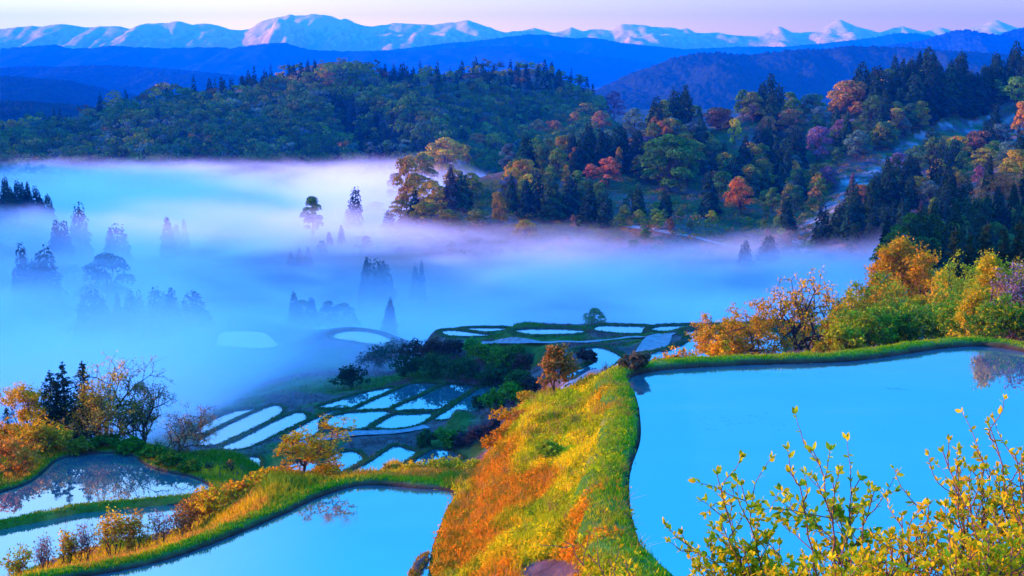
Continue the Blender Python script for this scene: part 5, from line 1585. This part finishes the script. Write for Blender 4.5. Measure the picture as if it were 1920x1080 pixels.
bank_grass(['near_right', 'near_left'], 80, .06, .19, .014, (.12, .36, .006), (.44, .42, .008), 'short green grass on the banks of the two near paddies')
bank_grass(['left_upper', 'left_lower'], 34, .06, .18, .02, (.20, .28, .008), (.60, .38, .012), 'yellowing grass on the banks of the left paddies')
bank_grass([k for k in POND if POND[k]['z'] <= -30], 11, .05, .15, .05, (.05, .13, .02), (.12, .09, .05), 'thin grass on the banks of the middle and lower paddies', 5, .2)

# rough grass and dead stalks on the slopes of the terraces
n = 60000
X = r.uniform(-45, 45, n); Y = r.uniform(84, 235, n)
Z = hgrid(X, Y)
ok = np.ones(n, bool)
for k, p in POND.items():
    lo, hi = p['poly'].min(0) - 2, p['poly'].max(0) + 2
    m = np.where((X > lo[0]) & (X < hi[0]) & (Y > lo[1]) & (Y < hi[1]))[0]
    if len(m): ok[m] &= poly_sd(X[m], Y[m], p['poly']) > 1.3
for t_ in [o_ for o_ in bpy.data.objects if o_.name.startswith(('road', 'path'))]:
    vv = np.empty(len(t_.data.vertices) * 3); t_.data.vertices.foreach_get('co', vv); vv = vv.reshape(-1, 3)[:, :2]
    lo, hi = vv.min(0) - 1, vv.max(0) + 1
    m = np.where((X > lo[0]) & (X < hi[0]) & (Y > lo[1]) & (Y < hi[1]) & ok)[0]
    if len(m):
        dd = np.sqrt(((np.stack([X[m], Y[m]], -1)[:, None] - vv[None]) ** 2).sum(-1)).min(1)
        ok[m] &= dd > 1.0
P = np.stack([X, Y, Z], -1)[ok]
nn = fbm(P[:, 0] / 7, P[:, 1] / 7)
P = P[(nn > .42) & (r.random(len(P)) < .6)]
def tcol(q, r):
    n2 = fbm(q[:, 0] / 9 + 40, q[:, 1] / 9)
    return lerp3((.13, .08, .07), (.06, .15, .015), smoothstep((n2 - .46) / .1)) * r.uniform(.6, 1.5, len(q))[:, None]
v, f4, f3, c = blades(P, 5, r.uniform(.15, .4, len(P)), r, tcol, .25, .04, .9)
o = link('grass', mesh_np('grass', v, [f4, f3], M_GRASS, False, c))
tag(o, 'rough purple brown and green grass on the terrace slopes', 'grass', kind='stuff')

# ------------------------------------------------------------------ small things on the water
def on_water(px, py, z): return np.append(on_plane([px], [py], z)[0], z)
a, b = on_water(799, 1043, -22.5), on_water(772, 1088, -22.5)
segs = []
for i in range(9):
    t0, t1 = i / 9, (i + 1) / 9
    w = lambda t: .05 + .22 * math.sin(math.pi * min(1, t * .9 + .08)) + random.uniform(-.02, .02)
    wob = lambda t: np.array([math.sin(t * 9) * .06, 0, .02])
    segs.append((*(a + (b - a) * t0 + wob(t0)), *(a + (b - a) * t1 + wob(t1)), w(t0), w(t1)))
for i in range(1, 9): segs[i] = (*segs[i][:6], segs[i - 1][7], segs[i][7])
e = bpy.data.objects.new('floating_log', None); COL.objects.link(e)
tag(e, 'weathered log covered in tawny dead grass floating at the near end of the left paddy', 'log')
v, f = tubes(segs, 9)
link('trunk', mesh_np('trunk', v, f, M_BARK, True), e)
q = a + (b - a) * r.random(260)[:, None] + r.normal(size=(260, 3)) * np.array([.11, .11, .02]) + np.array([0, 0, .12])
v, f4, f3, c = blades(q, 4, np.full(len(q), .12), r, lambda q, r: np.tile((.5, .24, .02), (len(q), 1)) * r.uniform(.5, 1.3, len(q))[:, None], .04, .02, 1.6)
link('dead_grass', mesh_np('dead_grass', v, [f4, f3], M_GRASS, False, c), e)

sp = []
for _ in range(170):
    px, py = random.choice([(random.gauss(1560, 70), random.gauss(712, 12)), (random.gauss(1500, 60), random.gauss(705, 6)), (random.gauss(1380, 60), random.gauss(790, 10)), (random.gauss(1680, 12), random.gauss(729, 3))])
    sp.append(on_water(px, py, -17.985))
sp = np.array(sp)
v, f = cards(sp, r.uniform(.03, .11, len(sp)), np.array([0, 0, 1.]) + r.normal(size=(len(sp), 3)) * .03, r, .5)
tag(link('floating_weed', mesh_np('floating_weed', v, f, M_GRASS, False, np.tile((.02, .05, .04), (len(v), 1)))), 'dark specks of weed floating on the near right paddy', 'weed', kind='stuff')

# ------------------------------------------------------------------ shrubs right in front of the camera
def leaf_mesh(P, D, size, r):
    """folded pointed leaves: P points, D growth directions"""
    n = len(P)
    D = unit(D)
    nr_ = unit(np.cross(D, rand_unit(n, r)))
    nr_ = np.where(nr_[:, 2:3] < 0, -nr_, nr_)
    s = np.cross(nr_, D)
    L_ = size[:, None]; Wd = L_ * r.uniform(.36, .56, n)[:, None]
    fold = L_ * r.uniform(.05, .16, n)[:, None]
    cur = L_ * r.uniform(-.22, .05, n)[:, None]
    base = P; m1 = P + D * L_ * .38 - nr_ * fold * .6; m2 = P + D * L_ * .74 - nr_ * fold * .4 + nr_ * cur * .5; tip = P + D * L_ + nr_ * cur
    l1 = P + D * L_ * .36 + s * Wd * .5; l2 = P + D * L_ * .72 + s * Wd * .38 + nr_ * cur * .5
    r1 = P + D * L_ * .36 - s * Wd * .5; r2 = P + D * L_ * .72 - s * Wd * .38 + nr_ * cur * .5
    v = np.stack([base, m1, m2, tip, l1, l2, r1, r2], 1).reshape(-1, 3)
    b = np.arange(n)[:, None] * 8
    f4 = np.concatenate([b + np.array([4, 5, 2, 1]), b + np.array([1, 2, 7, 6])])
    f3 = np.concatenate([b + np.array([0, 4, 1]), b + np.array([0, 1, 6]), b + np.array([5, 3, 2]), b + np.array([2, 3, 7])])
    return v, f4, f3

def front_shrub(label, base, tips, d, seed, colours, leaf=.055, dens=1.0, twig=.55, spread=.5):
    """base and stem tips in photo pixels at about depth d"""
    r = np.random.default_rng(seed)
    b = at_depth(base[0], base[1], d)
    gz = hgrid(b[0], b[1])[0]
    b = np.array([b[0], b[1], gz])
    segs, LP, LD, LS_ = [], [], [], []
    def twiglet(p, dr, ln, rad, lev):
        n = 6
        pts = [p]
        dr = dr.copy()
        for i in range(n):
            dr = unit(dr + r.normal(size=3) * .16 + np.array([0, 0, .06]))
            pts.append(pts[-1] + dr * ln / n)
        for i in range(n):
            segs.append((*pts[i], *pts[i + 1], rad * (1 - .6 * i / n), rad * (1 - .6 * (i + 1) / n)))
            if lev == 0 or i > 1:
                for _ in range(r.integers(1, 4)):
                    if r.random() < .78 * dens:
                        LP.append(pts[i] + (pts[i + 1] - pts[i]) * r.random())
                        LD.append(dr * .55 + rand_unit(1, r)[0] * .8 + np.array([0, 0, .25])); LS_.append(leaf * r.uniform(.5, 1.25))
        for _ in range(4):
            LP.append(pts[-1]); LD.append(dr + rand_unit(1, r)[0] * .7); LS_.append(leaf * r.uniform(.6, 1.15))
        if lev > 0:
            for i in range(2, n):
                if r.random() < twig:
                    sd = unit(np.cross(dr, rand_unit(1, r)[0]))
                    twiglet(pts[i], unit(dr * .6 + sd * .8), ln * r.uniform(.25, .5), rad * .5, lev - 1)
    for tx, ty in tips:
        dd = d + r.uniform(-.35, .35) * 2 * spread
        t = at_depth(tx, ty, dd)
        st = b + np.array([r.uniform(-.008, .008), r.uniform(-.008, .008), -.05])
        bend = (t - st) * .5 + st + np.array([(st[0] - t[0]) * .22, 0, abs(t[2] - st[2]) * .10]) + r.normal(size=3) * .04
        ks = np.linspace(0, 1, 15)
        pts = np.stack([(1 - k) ** 2 * st + 2 * k * (1 - k) * bend + k * k * t for k in ks]) + r.normal(size=(15, 3)) * .012
        ln = np.linalg.norm(t - st)
        for i in range(14):
            rad = .0085 * (1 - .75 * i / 14) * min(1.3, ln / 1.2 + .4)
            segs.append((*pts[i], *pts[i + 1], rad, rad * .95))
            dr = unit(pts[i + 1] - pts[i])
            if i > 2 and r.random() < .75 * (dens + .2) * (.5 + twig):
                sd = unit(np.cross(dr, rand_unit(1, r)[0]))
                twiglet(pts[i], unit(dr * .7 + sd * .75), ln * r.uniform(.10, .26), .004, 1 if i < 11 else 0)
            if i > 6:
                for _ in range(2):
                    LP.append(pts[i]); LD.append(dr * .5 + rand_unit(1, r)[0] * .8); LS_.append(leaf * r.uniform(.5, 1.2))
        for _ in range(7):
            LP.append(pts[-1] - dr * .01 * r.random()); LD.append(dr + rand_unit(1, r)[0] * .75); LS_.append(leaf * r.uniform(.6, 1.25))
    e = bpy.data.objects.new('shrub', None); COL.objects.link(e)
    tag(e, label, 'shrub', 'leafy shrubs right in front of the camera')
    e.location = b
    v, f = tubes(segs, 6)
    link('stems', mesh_np('stems', v - b, f, M_TWIG, True), e)
    LP, LD, LS_ = np.array(LP), np.array(LD), np.array(LS_)
    v, f4, f3 = leaf_mesh(LP, LD, LS_, r)
    cc = np.array(colours)[r.integers(0, len(colours), len(LP))] * r.uniform(.7, 1.3, len(LP))[:, None]
    link('leaves', mesh_np('leaves', v - b, [f4, f3], M_GRASS, True, np.repeat(cc, 8, 0)), e)
FC = [(.60, .54, .01), (.48, .48, .012), (.30, .40, .012), (.18, .32, .012), (.70, .50, .01)]
FC2 = [(.70, .52, .01), (.66, .48, .01), (.50, .48, .012), (.72, .42, .01), (.34, .42, .012)]
front_shrub('leftmost leafy shrub in front of the right paddy, with two upright tips', (1450, 1160), [(1343, 890), (1397, 910), (1276, 1000), (1300, 1060), (1462, 1022), (1350, 985), (1390, 1020), (1500, 1066), (1440, 1040), (1330, 1040)], 8.5, 401, FC, .055, 1.3, .55)
front_shrub('tall forked shrub with a bare red lower stem in front of the right paddy', (1590, 1170), [(1525, 842), (1603, 905), (1640, 912), (1492, 885), (1560, 905), (1600, 960), (1575, 1040), (1640, 1010)], 8.2, 402, FC, .055, 1.1, .45)
front_shrub('low yellow shrub between the forked shrub and the thick right corner bushes', (1700, 1170), [(1688, 962), (1742, 950), (1668, 1005), (1722, 1000), (1700, 1030), (1655, 1040), (1760, 1010), (1735, 1050), (1630, 1060)], 7.8, 403, FC2, .046, 1.2, .7)
front_shrub('tall thin twiggy shrub left of the right edge, reaching over the water', (1845, 1180), [(1768, 845), (1838, 838), (1782, 905), (1815, 930), (1870, 905), (1800, 980), (1850, 960), (1880, 985), (1790, 870), (1835, 880)], 8.0, 404, FC2, .042, 1.2, .75)
front_shrub('shrub at the right edge with the highest leaning tip', (1960, 1180), [(1858, 792), (1905, 855), (1925, 870), (1890, 920), (1935, 940), (1915, 990), (1880, 1010), (1950, 860)], 7.6, 405, FC2, .042, 1.2, .75)
front_shrub('thick green shrub filling the bottom right corner', (1840, 1190), [(1780, 1045), (1820, 1030), (1860, 1040), (1900, 1020), (1750, 1060), (1840, 1060), (1880, 1060), (1915, 1055), (1800, 1070), (1930, 1030), (1860, 1000)], 6.8, 406, FC2, .052, 1.6, .9)
front_shrub('low leafy shrub along the bottom edge left of the corner', (1620, 1190), [(1560, 1050), (1600, 1040), (1650, 1050), (1520, 1068), (1680, 1060), (1720, 1062), (1480, 1075), (1580, 1072), (1640, 1075), (1700, 1075)], 6.9, 407, FC2, .048, 1.6, .9)
front_shrub('dense yellow shrub pressed into the bottom right corner', (1900, 1190), [(1850, 1010), (1880, 985), (1910, 1000), (1830, 1045), (1925, 960), (1870, 1050), (1900, 1040), (1815, 1060), (1940, 1010), (1860, 1030)], 7.2, 409, FC2, .050, 1.5, .9)
front_shrub('sparse arching twig with yellow leaves at the bottom of the slope', (1195, 1150), [(1055, 1012), (1100, 1035), (1140, 1050), (1170, 1060)], 9.5, 408, FC2, .050, .7, .4)
# ------------------------------------------------------------------ air: haze over everything, mist lying in the valley
m, t, out = new_mat('haze')
pvn = N(t, 'ShaderNodeVolumePrincipled')
pvn.inputs['Color'].default_value = (.0, .255, 1.0, 1)
pvn.inputs['Density'].default_value = 7.5e-5
pvn.inputs['Density Attribute'].default_value = ''
pvn.inputs['Anisotropy'].default_value = 0
t.links.new(pvn.outputs[0], out.inputs['Volume'])
def box_mesh(name, a, b, mat):
    v = np.array([(x, y, z) for z in (a[2], b[2]) for y in (a[1], b[1]) for x in (a[0], b[0])], float)
    f = np.array([(0, 2, 3, 1), (4, 5, 7, 6), (0, 1, 5, 4), (2, 6, 7, 3), (0, 4, 6, 2), (1, 3, 7, 5)])
    return mesh_np(name, v, f, mat)
o = link('haze', box_mesh('haze', (-16000, -1600, -89.5), (16000, 22100, 960), m))
tag(o, 'blue morning haze hanging in the air in front of the far hills', kind='stuff')

# the body that holds the mist: a low closed block over the valley floor; its density thins out below the top
def mist_body(name, label, density):
    xs = np.array([-700, -400, -200, -80, -20, 60, 200, 330.]); ys = np.array([168, 240, 330, 460, 640, 820, 960, 1075.])
    X, Y = np.meshgrid(xs, ys)
    nx, ny, q = len(xs), len(ys), X.size
    v = np.concatenate([np.stack([X, Y, np.full_like(X, -30.)], -1).reshape(-1, 3), np.stack([X, Y, np.full_like(X, -87.)], -1).reshape(-1, 3)])
    ii = np.arange(q).reshape(ny, nx)
    f = [np.stack([ii[:-1, :-1], ii[:-1, 1:], ii[1:, 1:], ii[1:, :-1]], -1).reshape(-1, 4)]
    f.append(f[0][:, ::-1] + q)
    for e in (ii[0], ii[-1][::-1], ii[:, 0][::-1], ii[:, -1]):
        f.append(np.stack([e[:-1], e[:-1] + q, e[1:] + q, e[1:]], -1))
    o = link(name, mesh_np(name, v, np.concatenate(f), mist_mat(name, density)))
    tag(o, label, kind='stuff')
mist_body('valley_mist', 'blue white and pink morning mist filling the valley floor', .018)
